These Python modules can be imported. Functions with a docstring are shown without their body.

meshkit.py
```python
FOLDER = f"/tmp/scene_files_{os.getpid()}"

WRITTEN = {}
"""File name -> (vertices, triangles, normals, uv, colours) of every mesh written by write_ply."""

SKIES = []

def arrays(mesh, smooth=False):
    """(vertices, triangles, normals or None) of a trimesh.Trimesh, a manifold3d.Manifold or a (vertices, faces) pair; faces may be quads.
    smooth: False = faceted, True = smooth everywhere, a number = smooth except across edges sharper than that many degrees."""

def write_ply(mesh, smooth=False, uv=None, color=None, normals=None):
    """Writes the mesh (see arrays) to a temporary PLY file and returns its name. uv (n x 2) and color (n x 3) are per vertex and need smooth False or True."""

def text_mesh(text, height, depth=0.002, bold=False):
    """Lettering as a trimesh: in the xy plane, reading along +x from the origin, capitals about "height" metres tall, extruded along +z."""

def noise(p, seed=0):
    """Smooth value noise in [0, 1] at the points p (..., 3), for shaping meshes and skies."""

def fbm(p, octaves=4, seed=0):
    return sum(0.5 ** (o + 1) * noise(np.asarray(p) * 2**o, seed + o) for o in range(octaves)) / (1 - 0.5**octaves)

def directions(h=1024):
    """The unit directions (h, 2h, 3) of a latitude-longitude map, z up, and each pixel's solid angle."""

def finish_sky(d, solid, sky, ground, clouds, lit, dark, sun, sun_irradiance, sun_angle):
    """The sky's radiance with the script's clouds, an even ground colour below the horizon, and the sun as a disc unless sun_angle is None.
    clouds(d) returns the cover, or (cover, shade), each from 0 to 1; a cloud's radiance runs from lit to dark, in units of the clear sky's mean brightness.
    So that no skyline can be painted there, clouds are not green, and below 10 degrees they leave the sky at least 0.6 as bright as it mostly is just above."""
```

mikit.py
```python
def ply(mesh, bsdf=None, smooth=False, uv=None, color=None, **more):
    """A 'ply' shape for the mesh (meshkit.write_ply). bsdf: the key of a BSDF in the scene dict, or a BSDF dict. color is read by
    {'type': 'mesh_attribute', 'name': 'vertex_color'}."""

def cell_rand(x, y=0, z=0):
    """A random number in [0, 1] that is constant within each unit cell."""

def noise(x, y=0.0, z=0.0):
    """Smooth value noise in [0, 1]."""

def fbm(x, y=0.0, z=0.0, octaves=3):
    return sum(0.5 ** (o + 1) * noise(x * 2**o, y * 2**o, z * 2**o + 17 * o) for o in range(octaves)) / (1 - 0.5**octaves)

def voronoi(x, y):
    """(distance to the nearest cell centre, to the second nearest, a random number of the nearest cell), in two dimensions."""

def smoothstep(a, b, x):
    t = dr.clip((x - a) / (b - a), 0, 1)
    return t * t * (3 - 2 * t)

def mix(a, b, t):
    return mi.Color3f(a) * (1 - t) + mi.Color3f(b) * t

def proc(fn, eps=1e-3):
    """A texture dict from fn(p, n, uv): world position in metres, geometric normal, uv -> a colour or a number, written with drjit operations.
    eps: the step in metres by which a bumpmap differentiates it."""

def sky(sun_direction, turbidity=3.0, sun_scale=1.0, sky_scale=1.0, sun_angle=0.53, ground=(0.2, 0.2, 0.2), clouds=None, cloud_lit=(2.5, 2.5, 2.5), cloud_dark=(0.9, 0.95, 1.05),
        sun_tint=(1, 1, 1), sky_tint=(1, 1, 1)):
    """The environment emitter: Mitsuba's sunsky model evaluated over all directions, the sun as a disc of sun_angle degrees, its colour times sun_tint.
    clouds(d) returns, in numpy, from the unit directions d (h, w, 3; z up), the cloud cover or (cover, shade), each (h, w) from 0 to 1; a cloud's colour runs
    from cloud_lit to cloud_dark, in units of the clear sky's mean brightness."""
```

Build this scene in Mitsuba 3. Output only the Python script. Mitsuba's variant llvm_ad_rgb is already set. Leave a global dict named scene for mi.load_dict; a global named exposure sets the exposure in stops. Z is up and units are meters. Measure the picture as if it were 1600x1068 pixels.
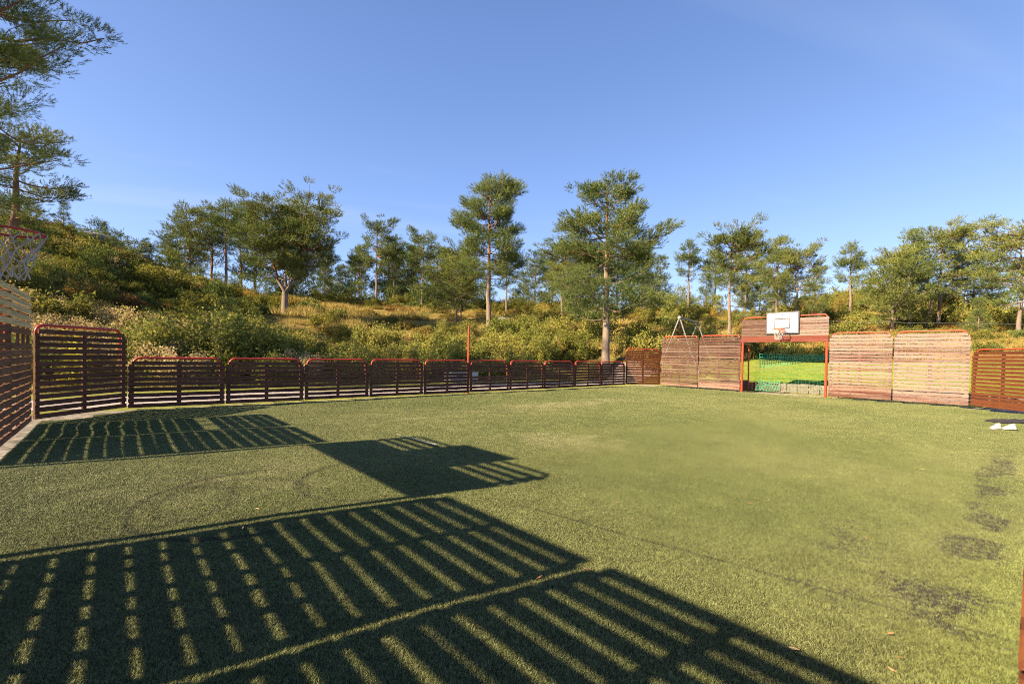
import math
import numpy as np, trimesh, drjit as dr, mitsuba as mi, mikit, meshkit
from mikit import ply, proc, noise, fbm, voronoi, cell_rand, smoothstep, mix
from scipy.interpolate import RBFInterpolator, RegularGridInterpolator

T = mi.ScalarTransform4f
scene, labels = {}, {}

# ------------------------------------------------------------------ camera, sky, exposure
# World: x runs along the court (towards the far goal), y to the left of it (low fence on y = 0, court on y < 0), z up, metres.
CAM = np.array([-0.152, -13.127, 1.381])
_th, _pitch, _roll = 0.71317, math.radians(-1.0), 0.018587
_rt = np.array([math.cos(_th), -math.sin(_th), 0.0])
_fl = np.array([math.sin(_th), math.cos(_th), 0.0])
_fw = math.cos(_pitch) * _fl + math.sin(_pitch) * np.array([0, 0, 1.0])
_up = np.cross(_rt, _fw)
_upr = math.cos(_roll) * _up - math.sin(_roll) * _rt
scene['camera'] = {'type': 'perspective', 'fov': 2 * math.degrees(math.atan(800 / 711.24)), 'fov_axis': 'x',
                   'to_world': T().look_at(origin=CAM.tolist(), target=(CAM + _fw).tolist(), up=_upr.tolist()),
                   'principal_point_offset_x': 0.0, 'principal_point_offset_y': -(567.5 - 534) / 1068.0,
                   'near_clip': 0.05, 'far_clip': 3000.0}
SUN = np.array([-1.0, 0.19, 0.622])


def wisps(d):
    """Thin streaks of high cloud, drawn out along the wind, faint everywhere."""
    k = 1.0 / np.maximum(d[..., 2], 0.08)
    q = np.stack([d[..., 0] * k * 0.35 + d[..., 1] * k * 0.9, d[..., 1] * k * 0.22 - d[..., 0] * k * 0.08, d[..., 2] * 0], -1)
    return 0.13 * np.clip((meshkit.fbm(q * 2.3, 5, 33) - 0.58) / 0.28, 0, 1) ** 1.3


scene['sky'] = mikit.sky(SUN.tolist(), clouds=wisps, cloud_lit=(1.7, 1.75, 1.85), turbidity=2.8, sun_tint=(1.0, 0.955, 0.875), sky_tint=(0.93, 0.88, 1.08), sun_scale=1.7, ground=(0.12, 0.12, 0.07))
exposure = 2.9

# ------------------------------------------------------------------ helpers
rng = np.random.default_rng(11)
used = {}


def numbered(name, parent=None):
    key = name if parent is None else parent + '__' + name
    n = used.get(key, 0)
    used[key] = n + 1
    return key if n == 0 else '%s_%03d' % (key, n)


def put(name, shape, parent=None, label=None, cat=None, group=None, kind=None):
    key = numbered(name, parent)
    scene[key] = shape
    note(key, label, cat, group, kind)
    return key


def note(key, label=None, cat=None, group=None, kind=None):
    d = {k: v for k, v in (('label', label), ('category', cat), ('group', group), ('kind', kind)) if v}
    if d:
        labels[key] = d


def thing(name, label, cat, group=None):
    key = numbered(name)
    note(key, label, cat, group)
    return key


def box(x0, x1, y0, y1, z0, z1):
    m = trimesh.creation.box((x1 - x0, y1 - y0, z1 - z0))
    m.apply_translation(((x0 + x1) / 2, (y0 + y1) / 2, (z0 + z1) / 2))
    return m


def cat(ms):
    return trimesh.util.concatenate(ms)


def tube(pts, rad, sides=8, caps=True):
    p = np.asarray(pts, float)
    r = np.broadcast_to(np.asarray(rad, float), (len(p),))
    t = np.gradient(p, axis=0)
    t /= np.linalg.norm(t, axis=1, keepdims=True) + 1e-12
    ref = np.array([0, 0, 1.0]) if abs(t[:, 2]).mean() < 0.8 else np.array([1.0, 0.13, 0])
    a = np.cross(t, ref)
    a /= np.linalg.norm(a, axis=1, keepdims=True) + 1e-12
    b = np.cross(t, a)
    an = np.arange(sides) * 2 * np.pi / sides
    v = (p[:, None] + r[:, None, None] * (np.cos(an)[None, :, None] * a[:, None] + np.sin(an)[None, :, None] * b[:, None])).reshape(-1, 3)
    i, j = np.meshgrid(np.arange(len(p) - 1), np.arange(sides), indexing='ij')
    q = np.stack([i * sides + j, (i + 1) * sides + j, (i + 1) * sides + (j + 1) % sides, i * sides + (j + 1) % sides], -1).reshape(-1, 4)
    f = np.vstack([q[:, [0, 2, 1]], q[:, [0, 3, 2]]])
    if caps:
        n = len(v)
        v = np.vstack([v, p[:1], p[-1:]])
        k = np.arange(sides)
        f = np.vstack([f, np.stack([k * 0 + n, k, (k + 1) % sides], 1), np.stack([k * 0 + n + 1, (k + 1) % sides + n - sides, k + n - sides], 1)])
    return trimesh.Trimesh(v, f, process=False)


def place(x, y, ang=0.0, z=0.0, s=1.0, tilt=None):
    m = T().translate([x, y, z]).rotate([0, 0, 1], math.degrees(ang))
    if tilt:
        m = m.rotate([0, 1, 0], tilt)
    return m.scale(s) if np.isscalar(s) else m.scale(list(s))


def twosided(b):
    return {'type': 'twosided', 'bsdf': b}


def pr(col, rough=0.8, spec=0.3, **k):
    return {'type': 'principled', 'base_color': proc(col) if callable(col) else {'type': 'rgb', 'value': list(col)}, 'roughness': rough, 'specular': spec, **k}


# ------------------------------------------------------------------ terrain
CP = [(-6.04, 31.64, 9.8), (-4.54, 34.3, 10.03), (-2.16, 33.56, 9.27), (-0.73, 33.65, 8.81), (1.16, 33.34, 8.01), (3.85, 36.3, 7.77), (6.29, 36.84, 6.7), (10.33, 38.63, 6.91), (13.91, 43.47, 6.81),
      (19.75, 43.7, 7.03), (26.27, 43.36, 7.39), (32.64, 37.84, 7.12), (36.47, 31.88, 6.81), (42.18, 29.58, 7.2), (48.55, 24.08, 7.3), (54.93, 18.56, 7.0), (61.3, 13.05, 6.7), (69.94, 8.22, 6.5), (70.87, 4.77, 6.4),
      (66.93, -2.4, 5.34), (69.66, -7.41, 5.18), (68.96, -12.09, 4.99), (69.63, -17.96, 4.96), (-9.94, 27.08, 7.66), (-4.48, 19.7, 5.7), (-2.32, 20.49, 5.15), (0.27, 22.21, 4.56), (3.51, 23.38, 3.9), (-3.12, 13.24, 2.2),
      (-1.38, 15.7, 2.3), (0.7, 16.55, 2.0), (8.95, 22.63, 4.0), (12.65, 23.4, 3.65), (15.72, 20.75, 3.22), (18.45, 15.74, 2.6), (21.95, 15.35, 3.1), (23.87, 11.05, 2.6), (22.53, 4.28, 1.5), (27.56, 5.21, 2.4),
      (36.59, 7.98, 4.17), (30.95, -0.37, 1.25), (37.99, -1.17, 1.44), (39.8, -2.73, 1.49), (45.43, 5.62, 3.04), (51.41, 3.1, 3.5), (53.85, 0.98, 3.55), (43.68, -11.37, 2.61), (44.95, -12.47, 2.85), (44.91, -15.08, 3.03),
      (23.6, -2, 0.42), (23.6, -5, 0.42), (23.6, -9, 0.42), (23.6, -14, 0.4), (31, -6, 1.05), (31, -12, 1.0), (37, -7, 1.45), (36, -14, 1.5)]
CP += [(x, 7.0, 0.0) for x in range(-6, 20, 3)] + [(x, 10.0, 0.5) for x in range(2, 18, 3)] + [(-6, 10, 0.9), (-8, 5, 0.2), (-10, 0, 0), (-10, -10, 0)]
CP += [(x, y, 0.0) for x in np.linspace(-4, 20.6, 9) for y in (-14.5, -9, -4, 0.0, 4.0)] + [(x, -25.0, 0.0) for x in (-20, 0, 20)] + [(-30, y, 0.0) for y in (-20, 0)]
CP += [(-30, 40, 11), (-20, 55, 10), (0, 60, 7.5), (25, 70, 5), (60, 60, 4), (90, 30, 4), (100, 0, 3.5), (95, -30, 3.5), (60, -40, 3), (30, -40, 1.5), (150, 150, 0), (250, 0, 2), (0, 250, 0), (-250, 0, 0), (-200, 200, 0), (0, -250, 0), (250, 250, 0), (400, -200, 0)]
CP += [(150, 22, 16.5), (146, 10, 15.5), (152, 36, 12), (148, -4, 9)]
_cp = np.array(CP, float)
_rbf = RBFInterpolator(_cp[:, :2], _cp[:, 2], kernel='linear', smoothing=0.15)


def sstep(a, b, x):
    t = np.clip((x - a) / (b - a), 0, 1)
    return t * t * (3 - 2 * t)


def ground_raw(xy):
    xy = np.asarray(xy, float)
    z = _rbf(xy)
    # flat platform of the court and the path beside it
    dx = np.maximum(np.maximum(-6 - xy[:, 0], xy[:, 0] - 21.6), 0)
    dy = np.maximum(np.maximum(-16 - xy[:, 1], xy[:, 1] - 5.5), 0)
    far = np.hypot(dx, dy)
    k = sstep(0.0, 3.0, far)
    rough = (meshkit.fbm(np.c_[xy / 3.5, xy[:, 0] * 0], 3, 4) - 0.5) * 0.7 + (meshkit.fbm(np.c_[xy / 11.0, xy[:, 0] * 0], 2, 9) - 0.5) * 1.1
    lawn = sstep(21, 24, xy[:, 0]) * (1 - sstep(37, 41, xy[:, 0])) * sstep(-22, -16, xy[:, 1]) * (1 - sstep(0, 3, xy[:, 1]))
    k2 = sstep(1.0, 9.0, far) * (1 - lawn)
    return np.where(far <= 0, -0.05, z * k - 0.05 * (1 - k) + rough * k2)


def axis(lo, hi, step, out):
    mid = np.arange(lo, hi, step)
    g = np.cumsum(step * 1.25 ** np.arange(1, 40))
    g = g[g < out]
    return np.r_[lo - g[::-1], mid, hi + g]


gx, gy = axis(-22, 78, 0.55, 900), axis(-30, 50, 0.55, 900)
GX, GY = np.meshgrid(gx, gy, indexing='ij')
GZ = np.empty(GX.size)
_flat = np.c_[GX.ravel(), GY.ravel()]
for a in range(0, len(_flat), 8000):
    GZ[a:a + 8000] = ground_raw(_flat[a:a + 8000])
GZ = GZ.reshape(GX.shape)
_gi = RegularGridInterpolator((gx, gy), GZ, bounds_error=False, fill_value=0.0)


def ground(x, y):
    return _gi(np.stack([np.asarray(x, float), np.asarray(y, float)], -1))


i, j = np.meshgrid(np.arange(len(gx) - 1), np.arange(len(gy) - 1), indexing='ij')
n = len(gy)
quads = np.stack([i * n + j, (i + 1) * n + j, (i + 1) * n + j + 1, i * n + j + 1], -1).reshape(-1, 4)


def terrain_col(p, nn, uv):
    a = fbm(p.x * 0.35, p.y * 0.35, 3.0)
    b = fbm(p.x * 2.3, p.y * 2.3, 1.0)
    c = noise(p.x * 14, p.y * 14, 2.0)
    heath = mix((0.15, 0.115, 0.036), (0.07, 0.075, 0.02), smoothstep(0.35, 0.65, a))
    heath = mix(heath, (0.10, 0.055, 0.025), smoothstep(0.5, 0.7, b) * 0.6)
    lawn = mix((0.075, 0.115, 0.013), (0.11, 0.145, 0.02), smoothstep(0.3, 0.7, b))
    lawn = mix(lawn, (0.13, 0.135, 0.04), smoothstep(0.55, 0.75, a) * 0.4)
    gravel = mix((0.085, 0.08, 0.07), (0.19, 0.18, 0.16), c)
    lawn2 = mix(lawn, (0.16, 0.14, 0.05), 0.45)
    verge = smoothstep(10.5, 8.0, p.y + 1.5 * (a - 0.5)) * smoothstep(22.5, 21.0, p.x) * smoothstep(-4.5, -2.5, p.x)
    back = smoothstep(21.2, 22.2, p.x) * smoothstep(37.5, 35.5, p.x + 3 * (a - 0.5)) * smoothstep(1.5, -0.5, p.y + 2 * (b - 0.5)) * smoothstep(-40, -30, p.y)
    near = smoothstep(21.9, 21.3, p.x + 0.5 * b) * smoothstep(0.9, 0.2, p.y + 0.5 * (b - 0.5)) * smoothstep(-3.6, -2.9, p.x)
    col = mix(mix(heath, lawn2, verge), lawn, back)
    return mix(col, gravel, near) * (0.8 + 0.4 * c)


scene['terrain_material'] = twosided(pr(terrain_col, 0.95, 0.1))
put('ground', ply((np.c_[GX.ravel(), GY.ravel(), GZ.ravel()], quads), 'terrain_material', smooth=True), kind='structure', label='grassy ground rising to a heath covered hillside around the court')


def gravel_col(p, nn, uv):
    c, f1 = noise(p.x * 30, p.y * 30, 2.0), fbm(p.x * 1.1, p.y * 1.1, 7.0)
    return mix((0.15, 0.14, 0.135), (0.29, 0.27, 0.26), c) * (0.75 + 0.5 * f1)


scene['gravel'] = twosided(pr(gravel_col, 0.95, 0.1))
px_ = np.linspace(-12, 27, 79)
edge0 = 1.55 + 0.25 * np.sin(px_ * 0.7) + 0.12 * np.sin(px_ * 2.3)
edge1 = 4.1 + 0.3 * np.sin(px_ * 0.5 + 1) + 0.12 * np.sin(px_ * 1.9)
pv = np.vstack([np.c_[px_, edge0 + (edge1 - edge0) * t, px_ * 0] for t in np.linspace(0, 1, 5)])
pv[:, 2] = ground(pv[:, 0], pv[:, 1]) + 0.012
m_ = len(px_)
i, j = np.meshgrid(np.arange(4), np.arange(m_ - 1), indexing='ij')
put('gravel_path', ply((pv, np.stack([i * m_ + j, i * m_ + j + 1, (i + 1) * m_ + j + 1, (i + 1) * m_ + j], -1).reshape(-1, 4)), 'gravel', smooth=True), kind='structure', label='pale gravel path running outside the low fence')

# ------------------------------------------------------------------ turf of the court
TX0, TX1, TY0, TY1 = -1.22, 20.15, -13.6, 0.08


PS = 0.7
_nx, _ny = int((TX1 - TX0) / PS) + 4, int((TY1 - TY0) / PS) + 4
_h = np.random.default_rng(9).normal(0, 0.0085, (_nx, _ny))
_ox, _oy = TX0 - PS, TY0 - PS


def turf_z(x, y):
    """Height of the slightly uneven carpet: a lattice of flat triangles."""
    u, v = (np.asarray(x, float) - _ox) / PS, (np.asarray(y, float) - _oy) / PS
    i, j = np.clip(np.floor(u).astype(int), 0, _nx - 2), np.clip(np.floor(v).astype(int), 0, _ny - 2)
    fu, fv = u - i, v - j
    a_ = _h[i, j] + (_h[i + 1, j] - _h[i, j]) * fu + (_h[i, j + 1] - _h[i, j]) * fv
    b_ = _h[i + 1, j + 1] + (_h[i, j + 1] - _h[i + 1, j + 1]) * (1 - fu) + (_h[i + 1, j] - _h[i + 1, j + 1]) * (1 - fv)
    return np.where(fu + fv <= 1, a_, b_)


def in_turf(x, y, m=0.0):
    ok = (x > TX0 + m) & (x < TX1 - m) & (y > TY0 + m) & (y < TY1 - m)
    ok &= (x + 1.22) + (-y - 0.06) * 0.86 > 1.28 + m            # cut corners
    ok &= (20.15 - x) * 0.5 + (-y - 0.06) > 0.88 + m
    ok &= (20.15 - x) * 0.8 + (13.6 + y) > 2.0 + m
    return ok


def turf_mask(p):
    """(dark rubber, worn pale, scuff line): marks that lie on the turf."""
    a, b = fbm(p.x * 0.45, p.y * 0.45, 5.0, 4), fbm(p.x * 3.1, p.y * 3.1, 8.0, 4)
    def spot(x, y, rx, ry):
        return dr.exp(-(dr.square((p.x - x) / rx) + dr.square((p.y - y) / ry)))
    rub = spot(4.05, -12.9, 0.42, 0.16) + spot(3.62, -12.72, 0.30, 0.20) + 0.8 * spot(4.9, -12.85, 0.9, 0.14) + 1.0 * spot(6.4, -12.85, 1.9, 0.16) + 0.55 * spot(4.2, -12.2, 0.9, 0.4) + 0.8 * spot(9, -12.8, 2.6, 0.18) + 0.45 * spot(3.05, -12.7, 0.2, 0.7)
    rub = 0.52 * smoothstep(0.12, 1.25, rub * (0.25 + 1.5 * smoothstep(0.3, 0.7, b)) * (0.4 + 1.2 * fbm(p.x * 11, p.y * 11, 2.0)))
    worn = smoothstep(0.30, 1.0, spot(5.3, -8.0, 1.0, 1.1) + 0.8 * spot(9.5, -4.2, 4.0, 0.8) + 0.5 * spot(0.6, -7.6, 1.3, 1.0) + 0.7 * (a - 0.45) + 1.1 * (b - 0.5))
    def ring(x, y, r, w, a0, a1):
        d = dr.abs(dr.hypot(p.x - x, p.y - y) - r)
        an = dr.atan2(p.y - y, p.x - x)
        return smoothstep(w, w * 0.3, d) * smoothstep(a0, a0 + 0.3, an) * smoothstep(a1, a1 - 0.3, an)
    line = ring(0.95, -8.35, 1.05, 0.055, -3.3, 3.3) * smoothstep(1.5, 0.9, p.x) + 0.8 * ring(2.0, -8.35, 0.78, 0.055, -3.3, 3.3) * smoothstep(2.2, 1.7, p.x) + 0.5 * ring(0.7, -8.2, 0.62, 0.07, -3.3, 3.3) + 0.4 * ring(0.15, -8.1, 0.55, 0.06, -3.3, 3.3) + 0.35 * ring(-0.1, -7.9, 0.8, 0.09, -3.3, 3.3)
    line = line * (0.5 + 0.8 * fbm(p.x * 2.0, p.y * 2.0, 3.0))
    seam_x = 2.95 - 0.19 * (p.y + 11.6) + 0.012 * dr.sin(p.y * 3.0)
    seam = smoothstep(0.018, 0.008, dr.abs(p.x - seam_x)) * smoothstep(-9.5, -10.5, p.y)
    seam2 = smoothstep(0.03, 0.008, dr.abs(p.x - 10.2 - 0.02 * dr.sin(p.y))) * 0.5
    return rub, worn, dr.clip(dr.maximum(dr.maximum(line, seam), seam2), 0, 1), a, b


def turf_col(p, nn, uv):
    rub, worn, line, a, b = turf_mask(p)
    f = cell_rand(p.x * 90, p.y * 90, 1.0)
    col = mix((0.114, 0.142, 0.050), (0.154, 0.176, 0.070), smoothstep(0.25, 0.75, a))
    col = mix(col, (0.28, 0.27, 0.16), worn * 0.32)
    edge = smoothstep(-12.6, -13.15, p.y) * smoothstep(6.0, 4.0, p.x)
    col = mix(col, (0.15, 0.20, 0.04), edge * 0.45)
    col = mix(col, (0.035, 0.033, 0.034), dr.select(0.5 * cell_rand(p.x * 120, p.y * 120, 4.0) + 0.5 * cell_rand(p.x * 38, p.y * 38, 6.0) < rub, 0.90, 0.25 * rub))
    col = mix(col, (0.04, 0.045, 0.03), line * 0.6)
    return col * (0.6 + 0.75 * f) * (0.86 + 0.28 * b) * clump(p)


def clump(p):
    return (0.86 + 0.28 * fbm(p.x * 30, p.y * 30, 6.0, 2)) * (0.86 + 0.28 * fbm(p.x * 7, p.y * 7, 3.0, 2))


def turf_base_col(p, nn, uv):
    rub, worn, line, a, b = turf_mask(p)
    col = mix((0.030, 0.034, 0.018), (0.10, 0.095, 0.06), worn)
    return mix(col, (0.03, 0.03, 0.032), rub) * (0.7 + 0.6 * noise(p.x * 120, p.y * 120))


scene['turf_base'] = twosided(pr(turf_base_col, 0.95, 0.1))
scene['turf_blade'] = twosided(pr(turf_col, 0.55, 0.35))
tx, ty = np.arange(_ox, TX1 + 0.3, PS / 6), np.arange(_oy, TY1 + 0.3, PS / 6)
AX, AY = np.meshgrid(tx, ty, indexing='ij')
i, j = np.meshgrid(np.arange(len(tx) - 1), np.arange(len(ty) - 1), indexing='ij')
n = len(ty)
q = np.stack([i * n + j, (i + 1) * n + j, (i + 1) * n + j + 1, i * n + j + 1], -1).reshape(-1, 4)
cx_, cy_ = AX.ravel()[q].mean(1), AY.ravel()[q].mean(1)
q = q[in_turf(cx_, cy_)]
tv = np.c_[AX.ravel(), AY.ravel(), turf_z(AX, AY).ravel() - 0.006]
# a skirt along the edge so that the sheet has thickness
e = np.vstack([q[:, [0, 1]], q[:, [1, 2]], q[:, [2, 3]], q[:, [3, 0]]])
k_, c_ = np.unique(np.sort(e, 1), axis=0, return_counts=True)
bd = {tuple(x) for x in k_[c_ == 1]}
e = np.array([x for x in e if tuple(sorted(x)) in bd])
lo = tv - [0, 0, 0.06]
sk = np.stack([e[:, 1], e[:, 0], e[:, 0] + len(tv), e[:, 1] + len(tv)], -1)
put('turf', ply((np.vstack([tv, lo]), np.vstack([q, sk])), 'turf_base', smooth=40), kind='structure', label='worn green artificial turf of the ball court')


def blade_patch(size, count, h, w, seed):
    r = np.random.default_rng(seed)
    xy = r.uniform(-0.012, size + 0.012, (count * 3, 2))
    xy = xy[xy.sum(1) < size + 0.015][:count]
    count = len(xy)
    an = r.uniform(0, 2 * np.pi, count)
    s = np.c_[np.cos(an), np.sin(an), np.zeros(count)] * (w * r.uniform(0.6, 1.3, count) / 2)[:, None]
    lean = r.normal(0, 0.6, (count, 2))
    hh = h * r.uniform(0.5, 1.25, count)
    b = np.c_[xy, np.full(count, -0.006)]
    tip = b + np.c_[lean * hh[:, None], hh]
    v = np.stack([b - s, b + s, tip], 1).reshape(-1, 3)
    return v, np.arange(count * 3).reshape(-1, 3)


patch_near = [('turf_near_a', 19000, 0.0140, 0.0024, 1), ('turf_near_b', 19000, 0.0140, 0.0024, 2)]
patch_far = [('turf_far_a', 9500, 0.0145, 0.0036, 3), ('turf_far_b', 9500, 0.0145, 0.0036, 4)]
for nm, cnt, h, w, sd in patch_near + patch_far:
    scene[nm] = {'type': 'shapegroup', 'blades': ply(blade_patch(PS, cnt, h, w, sd), 'turf_blade')}
kk = 0
for i in range(_nx - 1):
    for j in range(_ny - 1):
        for up_ in (0, 1):
            x, y = _ox + PS * (i + (0.67 if up_ else 0.33)), _oy + PS * (j + (0.67 if up_ else 0.33))
            if not in_turf(np.array(x), np.array(y), 0.06):
                continue
            near = math.hypot(x - CAM[0], y - CAM[1]) < 12.5
            nm = (patch_near if near else patch_far)[int(rng.integers(2))][0]
            M = np.eye(4)
            if up_:
                M[:3, 0], M[:3, 1] = (-1, 0, (_h[i, j + 1] - _h[i + 1, j + 1]) / PS), (0, -1, (_h[i + 1, j] - _h[i + 1, j + 1]) / PS)
                M[:3, 3] = _ox + PS * (i + 1), _oy + PS * (j + 1), _h[i + 1, j + 1]
            else:
                M[:3, 0], M[:3, 1] = (1, 0, (_h[i + 1, j] - _h[i, j]) / PS), (0, 1, (_h[i, j + 1] - _h[i, j]) / PS)
                M[:3, 3] = _ox + PS * i, _oy + PS * j, _h[i, j]
            kk += 1
            scene['turf_pile__%03d' % kk] = {'type': 'instance', 'shapegroup': {'type': 'ref', 'id': nm}, 'to_world': T(M)}
note('turf_pile', 'short blades of the green artificial turf', 'artificial turf', kind='stuff')

# ------------------------------------------------------------------ wood and metal


def wood(base, dark, worn=None, wear=0.0, green=0.0):
    def f(p, nn, uv):
        g = fbm(uv.x * 2.2, uv.y * 70.0, 4.0, 4)
        g2 = fbm(uv.x * 0.9, uv.y * 9.0, 9.0, 3)
        plank = cell_rand(dr.floor(uv.x / 40.0), 3.0, 7.0)
        c = mix(base, dark, smoothstep(0.35, 0.75, g)) * (0.88 + 0.24 * plank)
        if worn is not None:
            t = smoothstep(0.62 - wear, 0.92 - wear, 0.62 * g2 + 0.33 * g + 0.22 * plank)
            grain = mix(worn, tuple(0.62 * x for x in worn), smoothstep(0.45, 0.8, g))
            c = mix(c, grain * (0.9 + 0.2 * plank), t)
        if green:
            c = mix(c, (0.22, 0.21, 0.09), green * smoothstep(0.45, 0.7, fbm(p.y * 0.9, p.z * 2.2, p.x)) * smoothstep(0.3, 0.5, p.z) * smoothstep(1.7, 1.2, p.z))
        knot = voronoi(uv.x * 2.6, uv.y * 12.0)[0]
        return mix(c, tuple(0.35 * x for x in dark), smoothstep(0.13, 0.05, knot) * 0.8)
    return f


def woodmat(*a, **k):
    return twosided(pr(wood(*a, **k), 0.75, 0.25))


scene['wood_dark'] = woodmat((0.115, 0.052, 0.030), (0.066, 0.030, 0.018))
scene['wood_corner'] = woodmat((0.105, 0.035, 0.013), (0.07, 0.023, 0.009))
scene['wood_worn_brown'] = woodmat((0.080, 0.038, 0.028), (0.050, 0.023, 0.017), (0.120, 0.080, 0.065), 0.14, 0.5)
scene['wood_worn_pale'] = woodmat((0.135, 0.063, 0.047), (0.09, 0.040, 0.031), (0.205, 0.155, 0.138), 0.25, 0.2)
scene['wood_kick'] = woodmat((0.105, 0.040, 0.027), (0.07, 0.026, 0.018), (0.22, 0.15, 0.12), 0.14)
scene['wood_olive'] = woodmat((0.48, 0.38, 0.18), (0.30, 0.23, 0.11))
scene['wood_near_bounce'] = woodmat((0.17, 0.085, 0.045), (0.10, 0.048, 0.027))  # near wall slats: light bounced off the court is put into this lighter brown
scene['wood_beam'] = woodmat((0.13, 0.032, 0.020), (0.09, 0.022, 0.015), (0.2, 0.09, 0.065), 0.02)


def redpaint(p, nn, uv):
    return mix((0.42, 0.032, 0.02), (0.30, 0.024, 0.016), fbm(p.x * 3, p.y * 3, p.z * 5)) * 1.0


def orangepaint(p, nn, uv):
    c = mix((0.38, 0.050, 0.018), (0.30, 0.038, 0.016), fbm(p.x * 3, p.y * 3, p.z * 5))
    return mix(c, (0.6, 0.45, 0.38), smoothstep(0.72, 0.8, fbm(p.x * 25, p.y * 25, p.z * 12)) * 0.6)


scene['red_paint'] = twosided(pr(redpaint, 0.42, 0.5))
scene['orange_paint'] = twosided(pr(orangepaint, 0.45, 0.5))


def galv(p, nn, uv):
    return mix((0.13, 0.135, 0.14), (0.22, 0.22, 0.22), fbm(p.x * 9, p.y * 9, p.z * 9))


scene['galvanised'] = twosided(pr(galv, 0.45, 0.5, metallic=0.35))
slat_cache = {}


def slat(length, h, t, mat, variant):
    key = (round(length, 3), round(h, 3), round(t, 3), mat, variant)
    if key not in slat_cache:
        m = box(0, length, -t / 2, t / 2, 0, h)
        m.unmerge_vertices()
        v = np.array(m.vertices)
        uv = np.c_[v[:, 0] + 40.0 * variant + 3.0 * (variant % 3), v[:, 2] + v[:, 1] + 0.731 * variant]
        slat_cache[key] = ply(trimesh.Trimesh(v, m.faces, process=False), mat, uv=uv)
    return slat_cache[key]


def arch(w, h, r=0.13, inset=0.05):
    """Points of a tube frame: up, round the corner, along the top and down again, in the panel's plane."""
    a = [(inset, 0, -0.03), (inset, 0, 0.5 * h), (inset, 0, h - r)]
    for k in range(1, 6):
        an = k / 6 * math.pi / 2
        a.append((inset + r - r * math.cos(an), 0, h - r + r * math.sin(an)))
    a.append((inset + r, 0, h))
    return np.array(a + [(w - x, 0, z) for x, _, z in a[::-1]])


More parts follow.
